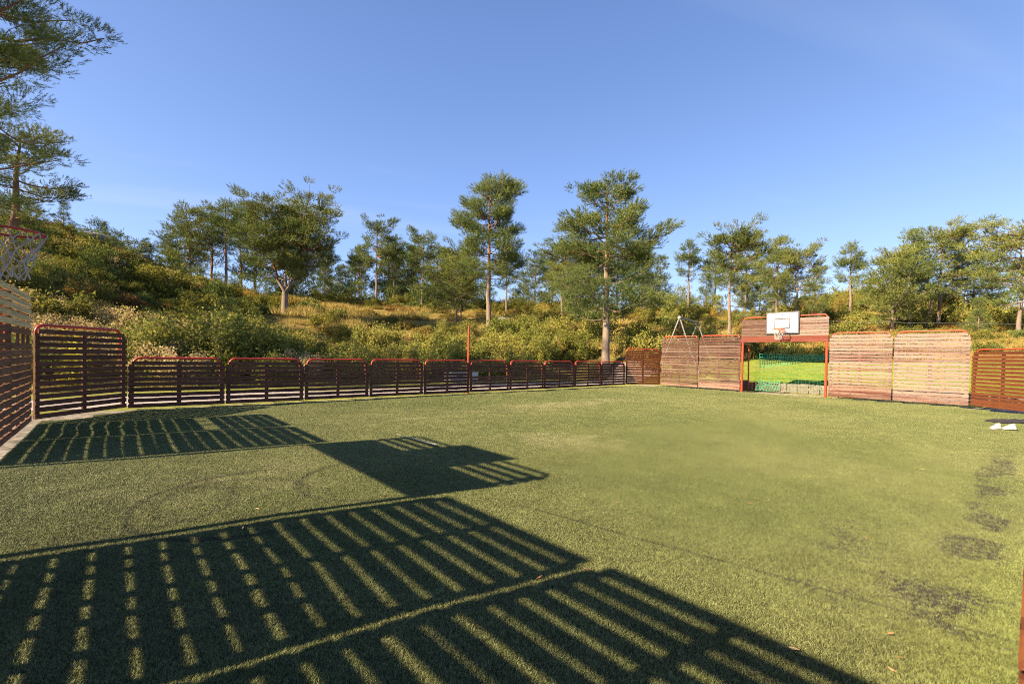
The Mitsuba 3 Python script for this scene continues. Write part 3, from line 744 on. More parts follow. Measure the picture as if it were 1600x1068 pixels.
def pine(seed, H, base, spread, env, needle=0.19, nw=0.030, per=13, wind=(0, 0), trunk_r=None, mat='needles', fork=None, gap=0.24, step=0.24, bare=0.3, puff=0.5, shoots=42, droop=0.0, lean=(0, 0)):
    """A Scots pine: (trunk with limbs, crown of needle tufts). env(t) is the crown's half width at crown height t."""
    r = np.random.default_rng(seed)
    R = trunk_r or 0.018 * H
    zs = np.linspace(0, H, 16)
    wob = np.cumsum(r.normal(0, 0.012 * H / 16 * 6, (16, 2)), 0) * 0.55
    ax = np.c_[wob[:, 0] + lean[0] * (zs / H) ** 1.5, wob[:, 1] + lean[1] * (zs / H) ** 1.5, zs]
    ax[:, :2] -= ax[0, :2]
    parts = []
    stems = []
    if fork is None:
        parts.append(tube(ax, R * (1 - 0.90 * (zs / H)) * (1 + 0.35 * np.exp(-zs * 2.5)), 9))
        stems.append((ax, base, H))
    else:
        zf = fork[0]
        tp_ = np.c_[np.zeros(5), np.zeros(5), np.linspace(0, zf, 5)]
        parts.append(tube(tp_, R * (1.15 - 0.25 * np.linspace(0, 1, 5)), 10))
        for (fx, fy, fz) in fork[1]:
            s_ = np.linspace(0, 1, 12)
            st = np.c_[fx * (1 - (1 - s_) ** 2.2), fy * (1 - (1 - s_) ** 2.2), zf - 0.1 + (fz - zf + 0.1) * s_ ** 1.15]
            st[1:-1, :2] += r.normal(0, 0.06, (10, 2))
            parts.append(tube(st, R * (0.62 - 0.54 * s_), 8))
            stems.append((st, base, fz))
    tp, td = [], []
    for st, b0, top in stems:
        z = b0
        while z < top * 0.985:
            t = (z - b0) / (top - b0 + 1e-9)
            c0 = np.array([np.interp(z, st[:, 2], st[:, k]) for k in range(3)])
            nb = int(r.integers(3, 6))
            a0 = r.uniform(0, 2 * np.pi)
            for k in range(nb):
                if r.random() < gap * (1.3 - t):
                    continue
                a = a0 + k * 2 * np.pi / nb + r.normal(0, 0.3)
                L = spread * env(t) * r.uniform(0.6, 1.1) * (0.62 + 0.76 * float(meshkit.noise(np.array([math.cos(a) * 1.3 + 5, math.sin(a) * 1.3, z * 0.55]), seed)))
                h2 = np.array([math.cos(a), math.sin(a)])
                L *= 1 + 0.35 * (h2 @ np.array(wind))
                if L < 0.12:
                    continue
                el = 0.06 + 0.50 * t ** 1.6 + r.normal(0, 0.12) - droop * (1 - t)
                s_ = np.linspace(0, 1, 7)
                bend = r.normal(0, 0.12)
                hd = L * s_
                pts = c0 + np.c_[hd * h2[0] - bend * L * s_ ** 2 * h2[1], hd * h2[1] + bend * L * s_ ** 2 * h2[0], math.tan(el) * hd * 0.8 + 0.22 * L * s_ ** 2 * (1 - t) - 0.10 * L * np.sin(s_ * np.pi)]
                pts[1:] += np.cumsum(r.normal(0, 0.028 * L, (6, 3)), 0)
                rb = max(0.012, 0.016 * L + 0.006) * (1 if L < 2 else 1.15)
                parts.append(tube(pts, rb * (1 - 0.8 * s_), 4, caps=False))
                # clumps: rounded cushions of shoots at the ends of the bough and of its side limbs
                npf = 1 + int(L / (0.60 - 0.14 * t))
                for q_ in range(npf):
                    f = 1.0 if q_ == 0 else r.uniform(bare + 0.12, 0.95)
                    o = np.array([np.interp(f, s_, pts[:, m]) for m in range(3)])
                    side = 1 if q_ % 2 else -1
                    lat = np.array([-h2[1], h2[0], 0.0]) * side
                    off = lat * r.uniform(0.15, 0.42) * L * (1.15 - f) * (q_ > 0) + np.array([0, 0, r.uniform(0.0, 0.28)])
                    c_ = o + off
                    pr_ = puff * (0.55 + 0.17 * min(L, 3.2)) * r.uniform(0.7, 1.2)
                    if q_:
                        o2 = o - unit(pts[-1] - pts[0]) * 0.25 * L * 0.5
                        parts.append(tube([o2, (o2 + c_) / 2 + r.normal(0, 0.04, 3), c_], [0.014, 0.010, 0.006], 3, caps=False))
                    m = max(7, int(shoots * (pr_ / 0.5) ** 1.7))
                    u_ = unit(r.normal(size=(m, 3)) + np.array([0, 0, 0.25]))
                    rho = r.uniform(0.35, 1.0, (m, 1)) ** 0.6
                    tp.append(c_ + u_ * rho * pr_ * np.array([1.3, 1.3, 0.42]))
                    td.append(unit(u_ * 0.8 + np.array([0, 0, 0.55]) + 0.55 * np.array([h2[0], h2[1], 0])))
            z += r.uniform(0.28, 0.58) * (0.55 + 0.04 * H) * (1.12 - 0.35 * t)
        tp.append(st[-1:] + r.normal(0, 0.22, (40, 3)) * np.array([1, 1, 0.9]) - np.array([0, 0, 0.12]))
        td.append(unit(r.normal(0, 0.5, (40, 3)) + np.array([0, 0, 0.9])))
    tp, td = np.vstack(tp), np.vstack(td)
    crown = tufts(tp, td, r, per, needle, nw)
    return cat(parts), crown


def shrub(seed, h, w, n_leaf, leaf, stems=9, mat='leaf_green', upright=0.5, flat=False):
    r = np.random.default_rng(seed)
    parts, pts, dr_ = [], [], []
    for k in range(stems):
        a = r.uniform(0, 2 * np.pi)
        rr = w * math.sqrt(r.uniform(0.02, 1))
        hh = h * r.uniform(0.55, 1.0) * (1 - 0.35 * (rr / w) ** 2)
        s_ = np.linspace(0, 1, 6)
        st = np.c_[math.cos(a) * rr * (0.25 + 0.75 * s_ ** (0.8 if not flat else 0.5)), math.sin(a) * rr * (0.25 + 0.75 * s_ ** 0.8), hh * s_]
        st[1:] += r.normal(0, 0.04 * h, (5, 3))
        parts.append(tube(st, 0.016 * (1 - 0.75 * s_), 3, caps=False))
        for q_ in range(9):
            f = r.uniform(0.15, 1.0)
            o = np.array([np.interp(f, s_, st[:, m]) for m in range(3)])
            d_ = unit(np.array([math.cos(a) * 0.3, math.sin(a) * 0.3, upright]) + r.normal(0, 0.6, 3))
            l = h * r.uniform(0.12, 0.30) * (1.25 - 0.6 * f)
            parts.append(tube([o, o + d_ * l], [0.006, 0.003], 3, caps=False))
            m = 8
            pts.append(o + d_ * l * r.uniform(0.05, 1.05, (m, 1)) + r.normal(0, 0.05 * h, (m, 3)))
            dr_.append(np.repeat(d_[None], m, 0))
    P, D = np.vstack(pts), np.vstack(dr_)
    idx = r.integers(0, len(P), n_leaf)
    c = P[idx] + r.normal(0, 0.055 * h, (n_leaf, 3))
    c[:, 2] = np.abs(c[:, 2])
    d = unit(D[idx] * 0.5 + r.normal(0, 0.6, (n_leaf, 3)))
    s = unit(np.cross(d, r.normal(size=d.shape)))
    l = leaf * r.uniform(0.6, 1.25, (n_leaf, 1))
    v = np.stack([c - d * l * 0.5, c + s * l * 0.30, c + d * l * 0.5, c - s * l * 0.30], 1).reshape(-1, 3)
    f = np.arange(n_leaf * 4).reshape(-1, 4)
    return cat(parts), (v, f)


def cushion(seed, h, w, n, l, wd, spread=0.7):
    """Low heath or juniper bush: tufts over an uneven dome, several lobes."""
    r = np.random.default_rng(seed)
    lob = [(r.uniform(-0.55, 0.55) * w, r.uniform(-0.55, 0.55) * w, r.uniform(0.45, 1.0) * h, r.uniform(0.35, 0.65) * w) for _ in range(6)]
    P, D = [], []
    for k in range(n):
        x, y, hh, ww = lob[int(r.integers(6))]
        d_ = unit(r.normal(size=3))
        d_[2] = abs(d_[2])
        q_ = r.uniform(0.75, 1.0)
        P.append((x + d_[0] * ww * q_, y + d_[1] * ww * q_, d_[2] * hh * q_))
        D.append(d_)
    return tufts(np.array(P), np.array(D), r, 7, l, wd, spread, 0.35, 0.4)


def grass_patch(seed, size, n, h, w):
    r = np.random.default_rng(seed)
    c = r.uniform(-size / 2, size / 2, (n // 6, 2))
    P = np.repeat(c, 6, 0) + r.normal(0, 0.07, (n // 6 * 6, 2))
    m = len(P)
    b = np.c_[P, np.full(m, -0.05)]
    hh = h * r.uniform(0.45, 1.2, m)
    tip = b + np.c_[r.normal(0, 0.35, (m, 2)) * hh[:, None], hh + 0.05]
    an = r.uniform(0, 6.28, m)
    s = np.c_[np.cos(an), np.sin(an), np.zeros(m)] * (w / 2)
    return np.stack([b - s, b + s, tip], 1).reshape(-1, 3), np.arange(3 * m).reshape(-1, 3)


def inst(group, x, y, ang=0.0, s=1.0, z=None, sink=0.05):
    zz = float(ground(x, y)) - sink if z is None else z
    return {'type': 'instance', 'shapegroup': {'type': 'ref', 'id': group}, 'to_world': place(x, y, ang, zz, s)}


def add_group(name, trunk, crown, crown_mat, trunk_name='trunk', crown_name='crown', bark_mat='bark'):
    g = {'type': 'shapegroup'}
    if trunk is not None:
        g[trunk_name] = ply(trunk, bark_mat, smooth=True)
    g[crown_name] = ply(crown, crown_mat)
    scene[name] = g


def tree(label, x, y, trunk, crown, mat, z=None, ang=0.0, s=1.0, cat_='pine tree', group=None):
    t = thing('pine_tree' if 'pine' in cat_ else 'birch_tree', label, cat_, group)
    W = place(x, y, ang, float(ground(x, y)) - 0.1 if z is None else z, s)
    put('trunk', ply(trunk, 'bark', smooth=True, to_world=W), t)
    put('crown', ply(crown, mat, to_world=W), t)
    return t


dome = lambda t: (math.sin(math.pi * min(1, 0.18 + 0.80 * t)) ** 0.75) * (1 - 0.15 * t) + 0.1
cone = lambda t: 0.12 + (1 - t) ** 0.6 * (0.55 + 0.45 * math.sin(math.pi * min(1, t * 2.2 + 0.15))) + 0.10
umb = lambda t: 0.45 + 0.6 * math.sin(math.pi * (0.15 + 0.7 * t))

# ------------------------------------------------------------------ the pines
def top_env_947(t):
    return np.interp(t, [0, 0.1, 0.22, 0.34, 0.45, 0.6, 0.75, 0.9, 1.0], [0.55, 0.80, 0.85, 0.62, 1.05, 1.0, 0.76, 0.50, 0.22])


tr, cr = pine(101, 11.8, 3.6, 2.95, top_env_947, per=18, needle=0.15, nw=0.019, puff=0.52, trunk_r=0.27, gap=0.2, wind=(0.0, 0.15))
tree('tallest pine, its full crown on a thick bare trunk left of the far end wall', 22.53, 4.28, tr, cr, 'needles')
tr, cr = pine(102, 11.6, 4.0, 2.9, lambda t: np.interp(t, [0, 0.15, 0.3, 0.5, 0.75, 1.0], [0.95, 0.9, 0.85, 0.95, 0.85, 0.3]), per=18, trunk_r=0.22, gap=0.30, needle=0.20, nw=0.018, puff=0.5)
tree('second tallest pine with an open irregular crown behind the red pole', 21.95, 15.35, tr, cr, 'needles')
tr, cr = pine(103, 7.9, 2.6, 2.6, lambda t: umb(t), per=18, trunk_r=0.21, fork=(1.7, [(1.15, -0.75, 7.9), (-1.1, 0.75, 7.4), (0.1, 0.2, 6.6)]), gap=0.24, needle=0.14, nw=0.019, puff=0.40, mat='needles')
tree('broad pine forking low into two upright stems, left of the middle', 8.95, 22.63, tr, cr, 'needles_olive')
tr, cr = pine(104, 17.5, 5.6, 3.7, lambda t: np.interp(t, [0, 0.3, 0.6, 1.0], [0.75, 1.0, 0.85, 0.3]), per=18, needle=0.10, nw=0.012, trunk_r=0.3, gap=0.12, puff=0.42, shoots=70, bare=0.38)
tree('large pine whose long boughs reach in at the top left', -5.3, 9.9, tr, cr, 'needles')
tr, cr = pine(105, 6.5, 2.0, 2.0, umb, per=16, needle=0.12, nw=0.017, trunk_r=0.24, puff=0.42, shoots=45, lean=(0.3, 0.6))
tree('crooked pine on the hillside above the red basketball ring', -4.1, 19.3, tr, cr, 'needles_olive')

SPECS = {'pine_form_a': (201, 9.0, 2.6, 2.15, dome, {}), 'pine_form_b': (202, 9.5, 4.0, 2.1, umb, {'wind': (0.3, -0.4)}), 'pine_form_c': (203, 8.0, 1.4, 2.1, cone, {'gap': 0.12}),
         'pine_form_d': (204, 8.6, 3.0, 2.7, umb, {'wind': (0.3, -0.5), 'droop': 0.1}), 'pine_form_e': (205, 7.4, 1.4, 2.9, dome, {'gap': 0.08}), 'pine_form_f': (206, 10.0, 4.8, 1.8, dome, {'gap': 0.25})}
for nm, (sd, H, b, sp, env, kw) in SPECS.items():
    tr, cr = pine(sd, H, b, sp, env, per=14, needle=0.17, nw=0.028, puff=0.42, shoots=30, **kw)
    add_group(nm, tr, cr, 'needles_olive' if nm[-1] in 'de' else 'needles')

PINES = [  # form, x, y, height in metres, turn, label
    ('pine_form_e', 4.82, 38.1, 6.6, 0.4, 'spreading pine furthest left on the ridge, right of the hilltop'),
    ('pine_form_f', 7.31, 35.95, 8.4, 1.2, 'slender open topped pine with a bare lower trunk on the left ridge'),
    ('pine_form_c', 10.6, 40.2, 9.0, 2.2, 'dense pine just left of the forked pine'),
    ('pine_form_d', 14.2, 40.8, 8.4, 0.2, 'dense pine immediately right of the forked pine'),
    ('pine_form_c', 18.6, 43.0, 5.6, 3.0, 'small pine in the gap right of the forked pine'),
    ('pine_form_a', 22.0, 42.4, 6.0, 1.9, 'short dense pine between the forked pine and the middle group'),
    ('pine_form_b', 21.3, 34.6, 8.9, 0.9, 'tallest pine of the middle group, with its crown swept right'),
    ('pine_form_f', 20.6, 37.3, 6.8, 2.6, 'thin pine at the left of the middle group'),
    ('pine_form_a', 23.6, 35.2, 7.2, 3.6, 'dark bushy pine right of the middle group'),
    ('pine_form_b', 25.0, 31.2, 7.9, 5.0, 'sparse pine leaning right, left of the second tallest pine'),
    ('pine_form_c', 26.3, 35.5, 5.4, 0.5, 'small dark pine behind the sparse leaning pine'),
    ('pine_form_e', 22.4, 20.6, 5.5, 1.4, 'low wide pine at the foot of the second tallest pine'),
    ('pine_form_d', 24.2, 22.6, 6.2, 4.0, 'rounded pine left behind the second tallest pine'),
    ('pine_form_b', 32.0, 25.2, 6.6, 2.0, 'slim pine seen right behind the second tallest trunk'),
    ('pine_form_c', 30.8, 27.2, 4.2, 1.0, 'short pine on the ridge below the slim pine'),
    ('pine_form_a', 39.4, 28.4, 7.6, 0.0, 'pine at the left rear of the tallest pine'),
    ('pine_form_d', 33.6, 18.4, 7.0, 5.4, 'broad pine with twin stems left of the tallest trunk'),
    ('pine_form_e', 39.0, 21.2, 7.6, 3.2, 'wide pine close behind the tallest pine'),
    ('pine_form_a', 38.1, 12.2, 7.4, 2.4, 'thick pine right behind the tallest pine'),
    ('pine_form_c', 41.8, 14.3, 7.4, 4.4, 'dense pine further right behind the tallest pine'),
    ('pine_form_f', 52.4, 15.0, 9.2, 0.7, 'bare stemmed pine above the swing frame'),
    ('pine_form_f', 57.0, 13.9, 8.6, 2.9, 'thin slanting pine right of the swing frame'),
    ('pine_form_d', 44.5, 6.5, 9.6, 5.9, 'windswept pine left of the white backboard'),
    ('pine_form_b', 59.6, 11.2, 9.4, 4.9, 'pine close behind the windswept pine'),
    ('pine_form_a', 56.2, 6.4, 9.6, 1.1, 'tall rounded pine above the white backboard'),
    ('pine_form_d', 55.8, 4.3, 8.2, 3.9, 'broad pine right of the white backboard'),
    ('pine_form_f', 74.6, 3.7, 11.4, 0.3, 'distant pine with a tight round head on the right'),
    ('pine_form_e', 58.9, -3.4, 8.0, 2.1, 'low spreading pine, left half of the pair behind the right end wall'),
    ('pine_form_a', 61.6, -4.4, 9.8, 4.6, 'tall dense pine in the pair behind the right end wall'),
    ('pine_form_d', 65.0, -6.2, 10.0, 0.6, 'windswept pine at the right of the pair behind the end wall'),
    ('pine_form_e', 69.6, -8.2, 8.2, 3.3, 'yellowish pine right of the pair behind the end wall'),
    ('pine_form_d', 57.4, -12.0, 8.8, 1.6, 'pine cut off by the right edge of the photo'),
    ('pine_form_c', 56.6, -9.6, 3.4, 2.6, 'young pine bush beside the pine at the right edge'),
    ('pine_form_c', -3.2, 33.8, 2.2, 0.2, 'small pine on the crest of the left hill'),
    ('pine_form_c', -1.0, 34.4, 1.9, 1.5, 'stunted pine by the rock slab on the left hill'),
    ('pine_form_a', 1.5, 33.8, 2.2, 2.5, 'young pine right of the rock slab on the left hill'),
    ('pine_form_a', 3.2, 36.6, 3.4, 3.5, 'young dark pine at the right end of the hilltop'),
    ('pine_form_a', 20.9, 50.0, 8.6, 0.3, 'far pine at the right foot of the forked pine'),
    ('pine_form_c', 24.0, 52.0, 7.2, 1.3, 'far pine in the sky gap right of the forked pine'),
    ('pine_form_f', 23.7, 45.2, 8.4, 2.3, 'thin far pine just left of the middle group'),
    ('pine_form_a', 25.4, 40.4, 7.8, 4.1, 'dark pine at the back of the middle group'),
    ('pine_form_d', 30.2, 44.6, 8.8, 3.3, 'broad far pine at the right end of the middle group'),
    ('pine_form_c', 28.2, 38.6, 8.0, 4.3, 'pointed pine between the middle group and the leaning sparse pine'),
    ('pine_form_a', 32.4, 40.2, 8.8, 5.3, 'far pine behind the sparse leaning pine'),
    ('pine_form_e', 35.2, 40.4, 7.2, 0.8, 'low far pine left of the second tallest trunk'),
    ('pine_form_f', 38.4, 40.2, 8.0, 1.8, 'thin far pine behind the second tallest pine'),
    ('pine_form_c', 40.0, 31.3, 5.4, 2.8, 'small pine in the sky gap between the two tallest pines'),
    ('pine_form_b', 41.4, 27.4, 7.2, 3.8, 'leaning pine left of the broad twin stemmed pine'),
    ('pine_form_a', 48.5, 26.4, 8.2, 4.8, 'far pine just left of the tallest trunk'),
    ('pine_form_d', 52.5, 25.6, 8.6, 5.8, 'far broad pine just right of the tallest trunk'),
    ('pine_form_c', 53.6, 19.6, 7.6, 0.1, 'far pine at the right skirt of the tallest pine'),
    ('pine_form_c', 63.0, 18.0, 6.6, 2.1, 'small far pine left of the windswept pine trunk'),
    ('pine_form_e', 63.4, 11.0, 6.6, 3.1, 'low wide far pine right of the windswept pine'),
    ('pine_form_c', 69.0, 6.4, 7.4, 4.1, 'far pine above the right end of the goal boards'),
    ('pine_form_a', 6.9, 41.4, 8.2, 5.1, 'pine behind the slender bare stemmed pine on the left ridge'),
    ('pine_form_f', 10.7, 48.4, 11.0, 0.6, 'tall thin pine showing over the left of the forked pine'),
]
for form, x, y, h, an, lb in PINES:
    s = h / SPECS[form][1]
    k = numbered('pine_tree')
    scene[k] = inst(form, x, y, an, (s * (1.0 + 0.1 * math.sin(x)), s, s), sink=0.15)
    note(k, lb, 'pine tree')

# dead grey tree in the right pair, thin bare birches on the hill
def bare_tree(seed, H, spread):
    r = np.random.default_rng(seed)
    ps = []
    def grow(o, d, l, rad, lev):
        n_ = 5
        pts = [o]
        for k in range(n_):
            d = unit(d + r.normal(0, 0.13, 3) + np.array([0, 0, 0.04]))
            pts.append(pts[-1] + d * l / n_)
        ps.append(tube(pts, rad * np.linspace(1, 0.35, n_ + 1), 4, caps=False))
        if lev < 4:
            for k in range(int(r.integers(3, 6))):
                f = r.uniform(0.35, 1.0)
                q_ = np.array(pts)[min(n_, int(f * n_))]
                grow(q_, unit(d * 0.6 + r.normal(0, spread, 3)), l * r.uniform(0.4, 0.65), rad * 0.45, lev + 1)
    grow(np.zeros(3), np.array([0, 0, 1.0]), H * 0.55, H * 0.014, 0)
    return cat(ps)


for sd, (x, y, h, lb, c_) in enumerate([(63.8, -5.4, 9.6, 'leafless grey brown tree amid the pines behind the right end wall', 'bare tree'), (52.0, 1.5, 5.0, 'thin brown leafless bush right of the white backboard', 'bare tree'), (2.2, 33.9, 3.0, 'thin bare sapling on the skyline of the left hill', 'sapling'), (35.5, 30.5, 3.4, 'thin leafless sapling on the ridge right of the second tallest pine', 'sapling')]):
    put('bare_tree', ply(bare_tree(60 + sd, h, 0.6), 'dead_wood', smooth=True, to_world=place(x, y, sd, float(ground(x, y)) - 0.1)), label=lb, cat=c_)

# ------------------------------------------------------------------ shrubs
SH = {'shrub_green': (1.6, 1.05, 3000, 0.10, 16, 'leaf_green', 0.6), 'shrub_green_low': (1.1, 1.1, 2600, 0.09, 16, 'leaf_green', 0.4), 'shrub_pale': (1.45, 1.0, 3000, 0.08, 16, 'leaf_pale', 0.6),
      'shrub_gold': (1.3, 0.9, 2600, 0.07, 12, 'leaf_gold', 0.6), 'shrub_juniper': (1.35, 1.0, 2800, 0.09, 14, 'juniper', 0.5), 'sapling_tall': (2.4, 0.7, 2200, 0.10, 9, 'leaf_green', 1.2)}
for k, (nm, (h, w, nl, lf_, st, mt, upr)) in enumerate(SH.items()):
    a, b = shrub(300 + k, h, w, nl, lf_, st, mt, upr)
    add_group(nm, a, b, mt, 'stems', 'leaves', 'dead_wood')
for k, (nm, h, w, nn_, l, wd, mt) in enumerate([('cushion_heather', 0.55, 0.8, 420, 0.14, 0.030, 'heather'), ('cushion_juniper', 0.85, 0.95, 620, 0.17, 0.034, 'juniper'), ('cushion_shade_tone', 1.0, 0.95, 620, 0.17, 0.034, 'juniper_shade_tone'), ('cushion_gold', 0.5, 0.9, 420, 0.17, 0.032, 'heath_leaf'), ('cushion_olive', 0.8, 0.9, 560, 0.17, 0.034, 'needles_olive')]):
    add_group(nm, None, cushion(400 + k, h, w, nn_, l, wd), mt)
for k in range(2):
    a, b = pine(520 + k, 1.6, 0.15, 0.75, dome, per=9, needle=0.14, nw=0.026, puff=0.34, shoots=22, gap=0.1)
    add_group('pine_sprig_%s' % 'ab'[k], None, b, 'needles_olive')
    add_group('grass_form_%s' % 'ab'[k], None, grass_patch(500 + k, 2.4, 900, 0.42, 0.026), 'dry_grass')

r_ = np.random.default_rng(77)


def shrub_at(nm, x, y, s, label, c_):
    k = numbered('sapling')
    scene[k] = inst(nm, x, y, r_.uniform(0, 6.28), s)
    note(k, label, c_)


# front row: one shrub behind each half of a low fence panel; behind them the thicket nobody could count
LOOK = {'shrub_green': 'bushy yellow green shrub', 'shrub_green_low': 'low spreading green shrub', 'shrub_pale': 'pale dry leafed shrub', 'shrub_gold': 'golden autumn shrub', 'shrub_juniper': 'dark green shrub', 'sapling_tall': 'upright leafy sapling'}
cnt = {}


def cover(name, nm, x, y, ang, s, sink=0.06):
    cnt[name] = cnt.get(name, 0) + 1
    scene['%s__%03d' % (name, cnt[name])] = inst(nm, x, y, ang, s, sink=sink)


def belt_kind(t, row):
    u, p_pale = r_.random(), 0.65 * (1 - sstep(0.15, 0.5, t))
    return 'shrub_pale' if u < p_pale else 'shrub_gold' if u > 0.88 else 'shrub_juniper' if u > 0.80 else 'shrub_green_low' if u > 0.66 else 'shrub_green'


for k in range(20):
    x = (k + 0.5) * PW / 2
    if k in (7, 14):
        continue
    nm = belt_kind((x + 5) / 27, 0)
    y = 7.9 + r_.normal(0, 0.3) - 1.3 * sstep(17, 20, x)
    key = numbered('shrub')
    scene[key] = inst(nm, x + r_.normal(0, 0.1), y, r_.uniform(0, 6.28), r_.uniform(0.85, 1.15))
    note(key, '%s behind the %s half of the %s low fence panel' % (LOOK[nm], ('left', 'right')[k % 2], ORD[k // 2]), 'shrub', 'shrubs behind the low fence')
for row, (y0, dens) in enumerate(((8.2, 0.9), (9.4, 0.85), (10.9, 0.95), (12.6, 1.05), (14.4, 1.3))):
    x = -6.0 + row * 0.4
    while x < 23.5 + row * 1.1:
        if row > 0 or x < -0.3 or x > 18.4:
            y = y0 + r_.normal(0, 0.35) + (1.0 if x > 17 else 0) - 2.4 * sstep(18, 24, x)
            s = r_.uniform(0.75, 1.2) * (0.90 + 0.04 * row)
            if 7.5 < x < 11 and row > 1:
                s *= 0.55
            nm = belt_kind((x + 5) / 27, row)
            cover('thicket', nm if r_.random() > 0.06 else 'sapling_tall', x, y, r_.uniform(0, 6.28), s)
        x += dens * r_.uniform(0.75, 1.25)
note('thicket', 'dense thicket of autumn bushes on the bank behind the low fence', 'thicket', kind='stuff')
# named ones
for x, y, s in ((1.6, 9.6, 1.5), (2.7, 9.2, 1.6), (3.8, 10.0, 1.65), (4.9, 9.4, 1.45), (0.4, 10.2, 1.4), (6.0, 10.4, 1.3), (13.8, 9.2, 1.35), (15.9, 10.0, 1.45), (18.4, 9.4, 1.35)):
    cover('thicket', 'shrub_green', x, y, r_.uniform(0, 6.28), s)
for x, y, s in ((1.9, 10.6, 1.25), (3.2, 10.2, 1.35), (4.4, 10.8, 1.2)):
    cover('thicket', 'sapling_tall', x, y, r_.uniform(0, 6.28), s)
shrub_at('sapling_tall', 0.9, 9.4, 1.0, 'bright leafy sapling above the second low fence panel', 'sapling')
shrub_at('sapling_tall', 15.0, 9.6, 1.05, 'upright yellow green sapling left of the red pole', 'sapling')
a, b = shrub(350, 1.5, 0.24, 900, 0.11, 6, 'leaf_yellow', 1.2)
t = thing('yellow_sapling', 'bright yellow leafed sapling above the left corner panel', 'sapling')
W = place(-1.40, 7.13, 0, float(ground(-1.40, 7.13)), 1.15)
put('stems', ply(a, 'dead_wood', smooth=True, to_world=W), t)
put('leaves', ply(b, 'leaf_yellow', to_world=W), t)
# thicket right of the lawn, behind the far wall
for (x, y, s, nm) in [(24.5, 2.2, 1.3, 'shrub_green'), (25.5, 1.2, 1.2, 'shrub_juniper'), (24.2, 3.6, 1.2, 'shrub_green'), (27.5, 2.0, 1.5, 'shrub_juniper'), (30.0, 1.5, 1.5, 'shrub_green'), (29, 3.2, 1.5, 'shrub_gold'), (33, 0.9, 1.3, 'shrub_juniper'), (33.4, 0.2, 1.22, 'cushion_shade_tone'), (34.6, -1.0, 1.22, 'cushion_shade_tone'), (35.4, -2.2, 1.15, 'cushion_shade_tone'), (36.2, -3.4, 1.22, 'cushion_shade_tone'), (36.8, -4.5, 1.15, 'cushion_shade_tone'), (37.2, -5.5, 1.01, 'cushion_shade_tone'), (31.8, 0.9, 1.22, 'cushion_shade_tone'),
                      (38.2, -3.2, 1.1, 'shrub_juniper'), (38.6, -4.6, 1.2, 'shrub_green'), (38.8, -6.0, 1.1, 'shrub_green'), (39.2, -7.4, 1.1, 'shrub_green'), (36.3, 1.2, 1.4, 'shrub_gold'), (39.5, 0.4, 1.4, 'shrub_green'), (41, -2, 1.3, 'shrub_gold'), (42, -5, 1.2, 'shrub_gold'), (26.5, 4.5, 1.6, 'shrub_juniper'), (24.8, 6.4, 1.5, 'shrub_green'), (23.2, 7.6, 1.3, 'shrub_juniper'), (31.5, 4.5, 1.5, 'shrub_green'), (34, 4, 1.4, 'shrub_juniper'), (52.5, -2.0, 1.7, 'shrub_green')]:
    cover('lawn_thicket', nm, x, y, r_.uniform(0, 6.28), s)
note('lawn_thicket', 'green and shade darkened bushes round the lawn behind the far end wall', 'bushes', kind='stuff')

# mixed ground cover that nobody could count
def scatter(name, groups, n, xs, ys, s0, s1, keep=lambda x, y: True, sink=0.06):
    c = 0
    tries = 0
    while c < n and tries < n * 12:
        tries += 1
        x, y = r_.uniform(*xs), r_.uniform(*ys)
        if not keep(x, y):
            continue
        c += 1
        cnt[name] = cnt.get(name, 0) + 1
        scene['%s__%03d' % (name, cnt[name])] = inst(groups[int(r_.integers(len(groups)))], x, y, r_.uniform(0, 6.28), r_.uniform(s0, s1), sink=sink)


def patchy(x, y, sc, sd):
    return float(meshkit.fbm(np.array([[x / sc, y / sc, 0.0]]), 2, sd)[0])


hill = lambda x, y: y > 12.5 and x < 9 + (y - 14) * 0.1 and not (abs(x + 0.15 - (y + 13.1) * 0.2555) < 1.6 and y < 23)
scatter('hillside_scrub', ['cushion_heather', 'cushion_gold', 'cushion_olive', 'grass_form_a', 'cushion_heather'], 300, (-13, 9), (12.5, 36), 0.6, 1.2, hill)
scatter('hillside_scrub', ['cushion_juniper', 'cushion_olive', 'shrub_juniper', 'cushion_juniper'], 210, (-13, 9), (12.5, 31), 0.7, 1.15, lambda x, y: hill(x, y) and patchy(x, y, 3.5, 12) > 0.42)
scatter('hillside_scrub', ['cushion_juniper', 'cushion_olive', 'cushion_juniper', 'shrub_juniper'], 70, (-13, 6), (14, 27), 1.0, 1.6, lambda x, y: hill(x, y) and patchy(x, y, 5, 15) > 0.5)
scatter('hillside_scrub', ['pine_sprig_a', 'pine_sprig_b'], 60, (-13, 9), (13.5, 35), 0.5, 1.15, hill)
scatter('hillside_scrub', ['shrub_gold', 'shrub_pale', 'shrub_gold', 'shrub_juniper'], 60, (-13, 9), (13, 30), 0.6, 1.0, hill)
note('hillside_scrub', 'juniper, heather and low bushes covering the left hill', 'scrub', kind='stuff')
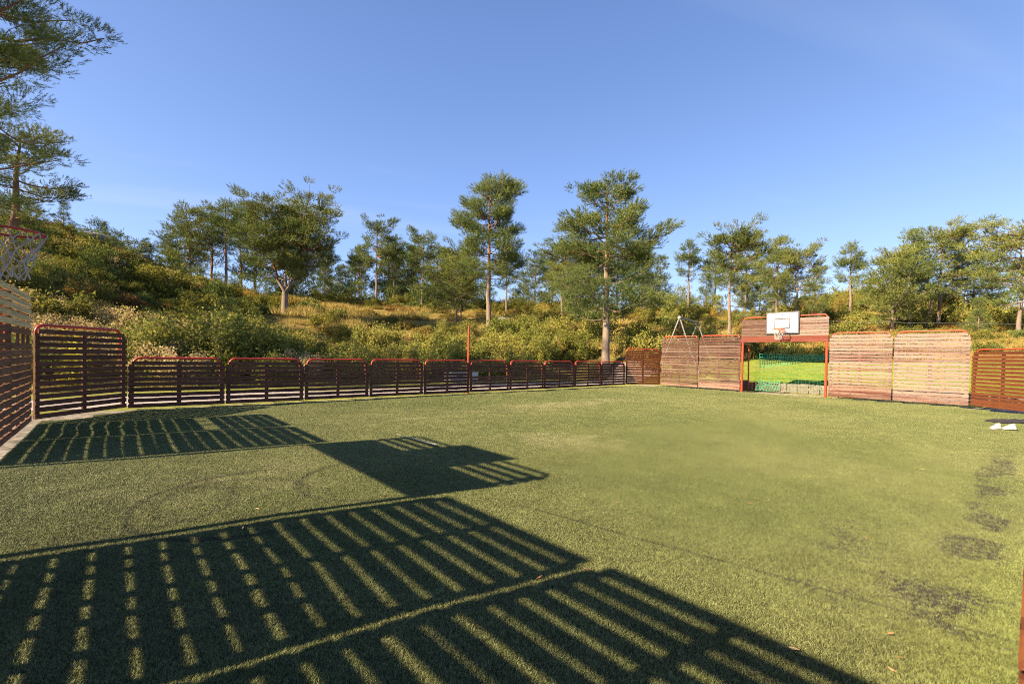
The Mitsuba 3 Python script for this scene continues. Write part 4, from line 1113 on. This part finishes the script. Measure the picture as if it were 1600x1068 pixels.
slope = lambda x, y: not hill(x, y) and (y > 13.5 - 0.0 * x or x > 24) and not (21 < x < 39 and y < 0.5) and y > -22 and not (x < 23 and y < 13)
scatter('heath_cover', ['cushion_gold', 'cushion_gold', 'cushion_heather', 'cushion_gold', 'cushion_olive'], 520, (8, 66), (-20, 46), 0.7, 1.4, lambda x, y: slope(x, y) and patchy(x, y, 7, 3) > 0.36)
scatter('heath_cover', ['cushion_juniper', 'shrub_juniper', 'cushion_olive'], 90, (8, 62), (-18, 44), 0.7, 1.25, lambda x, y: slope(x, y) and patchy(x, y, 6, 8) > 0.5)
scatter('heath_cover', ['shrub_green', 'shrub_gold', 'shrub_juniper'], 80, (30, 66), (-18, 34), 0.9, 1.5, lambda x, y: slope(x, y) and (x - 40) * 0.5 + y > 6)
note('heath_cover', 'golden heath and low bushes on the slope below the pines', 'heath', kind='stuff')
scatter('dry_meadow_grass', ['grass_form_a', 'grass_form_b'], 420, (6, 56), (-18, 42), 0.8, 1.3, slope)
note('dry_meadow_grass', 'tall dry golden grass on the slope', 'grass', kind='stuff')
scatter('verge_grass', ['grass_form_a', 'grass_form_b'], 40, (-6, 22), (6.6, 8.6), 0.5, 0.8)
note('verge_grass', 'tufts of dry grass at the foot of the thicket', 'grass', kind='stuff')
scatter('ridge_undergrowth', ['shrub_juniper', 'cushion_juniper', 'pine_sprig_a', 'pine_sprig_b', 'shrub_juniper'], 110, (12, 56), (14, 50), 1.1, 2.0, lambda x, y: 44 < x * 0.62 + y < 56, 0.2)
note('ridge_undergrowth', 'dark low growth under the pines along the ridge', 'undergrowth', kind='stuff')
scatter('far_wood', ['shrub_green', 'shrub_gold', 'shrub_juniper', 'cushion_heather'], 130, (140, 160), (-10, 44), 3.0, 5.5, lambda x, y: True, 0.5)
note('far_wood', 'brown and green wood on the distant hill behind the right pines', 'wood', kind='stuff')
scatter('low_wood', ['shrub_green', 'shrub_juniper', 'cushion_olive'], 110, (62, 84), (-32, 12), 1.3, 2.3, lambda x, y: True, 0.2)
note('low_wood', 'low dark growth under the pines at the right', 'undergrowth', kind='stuff')
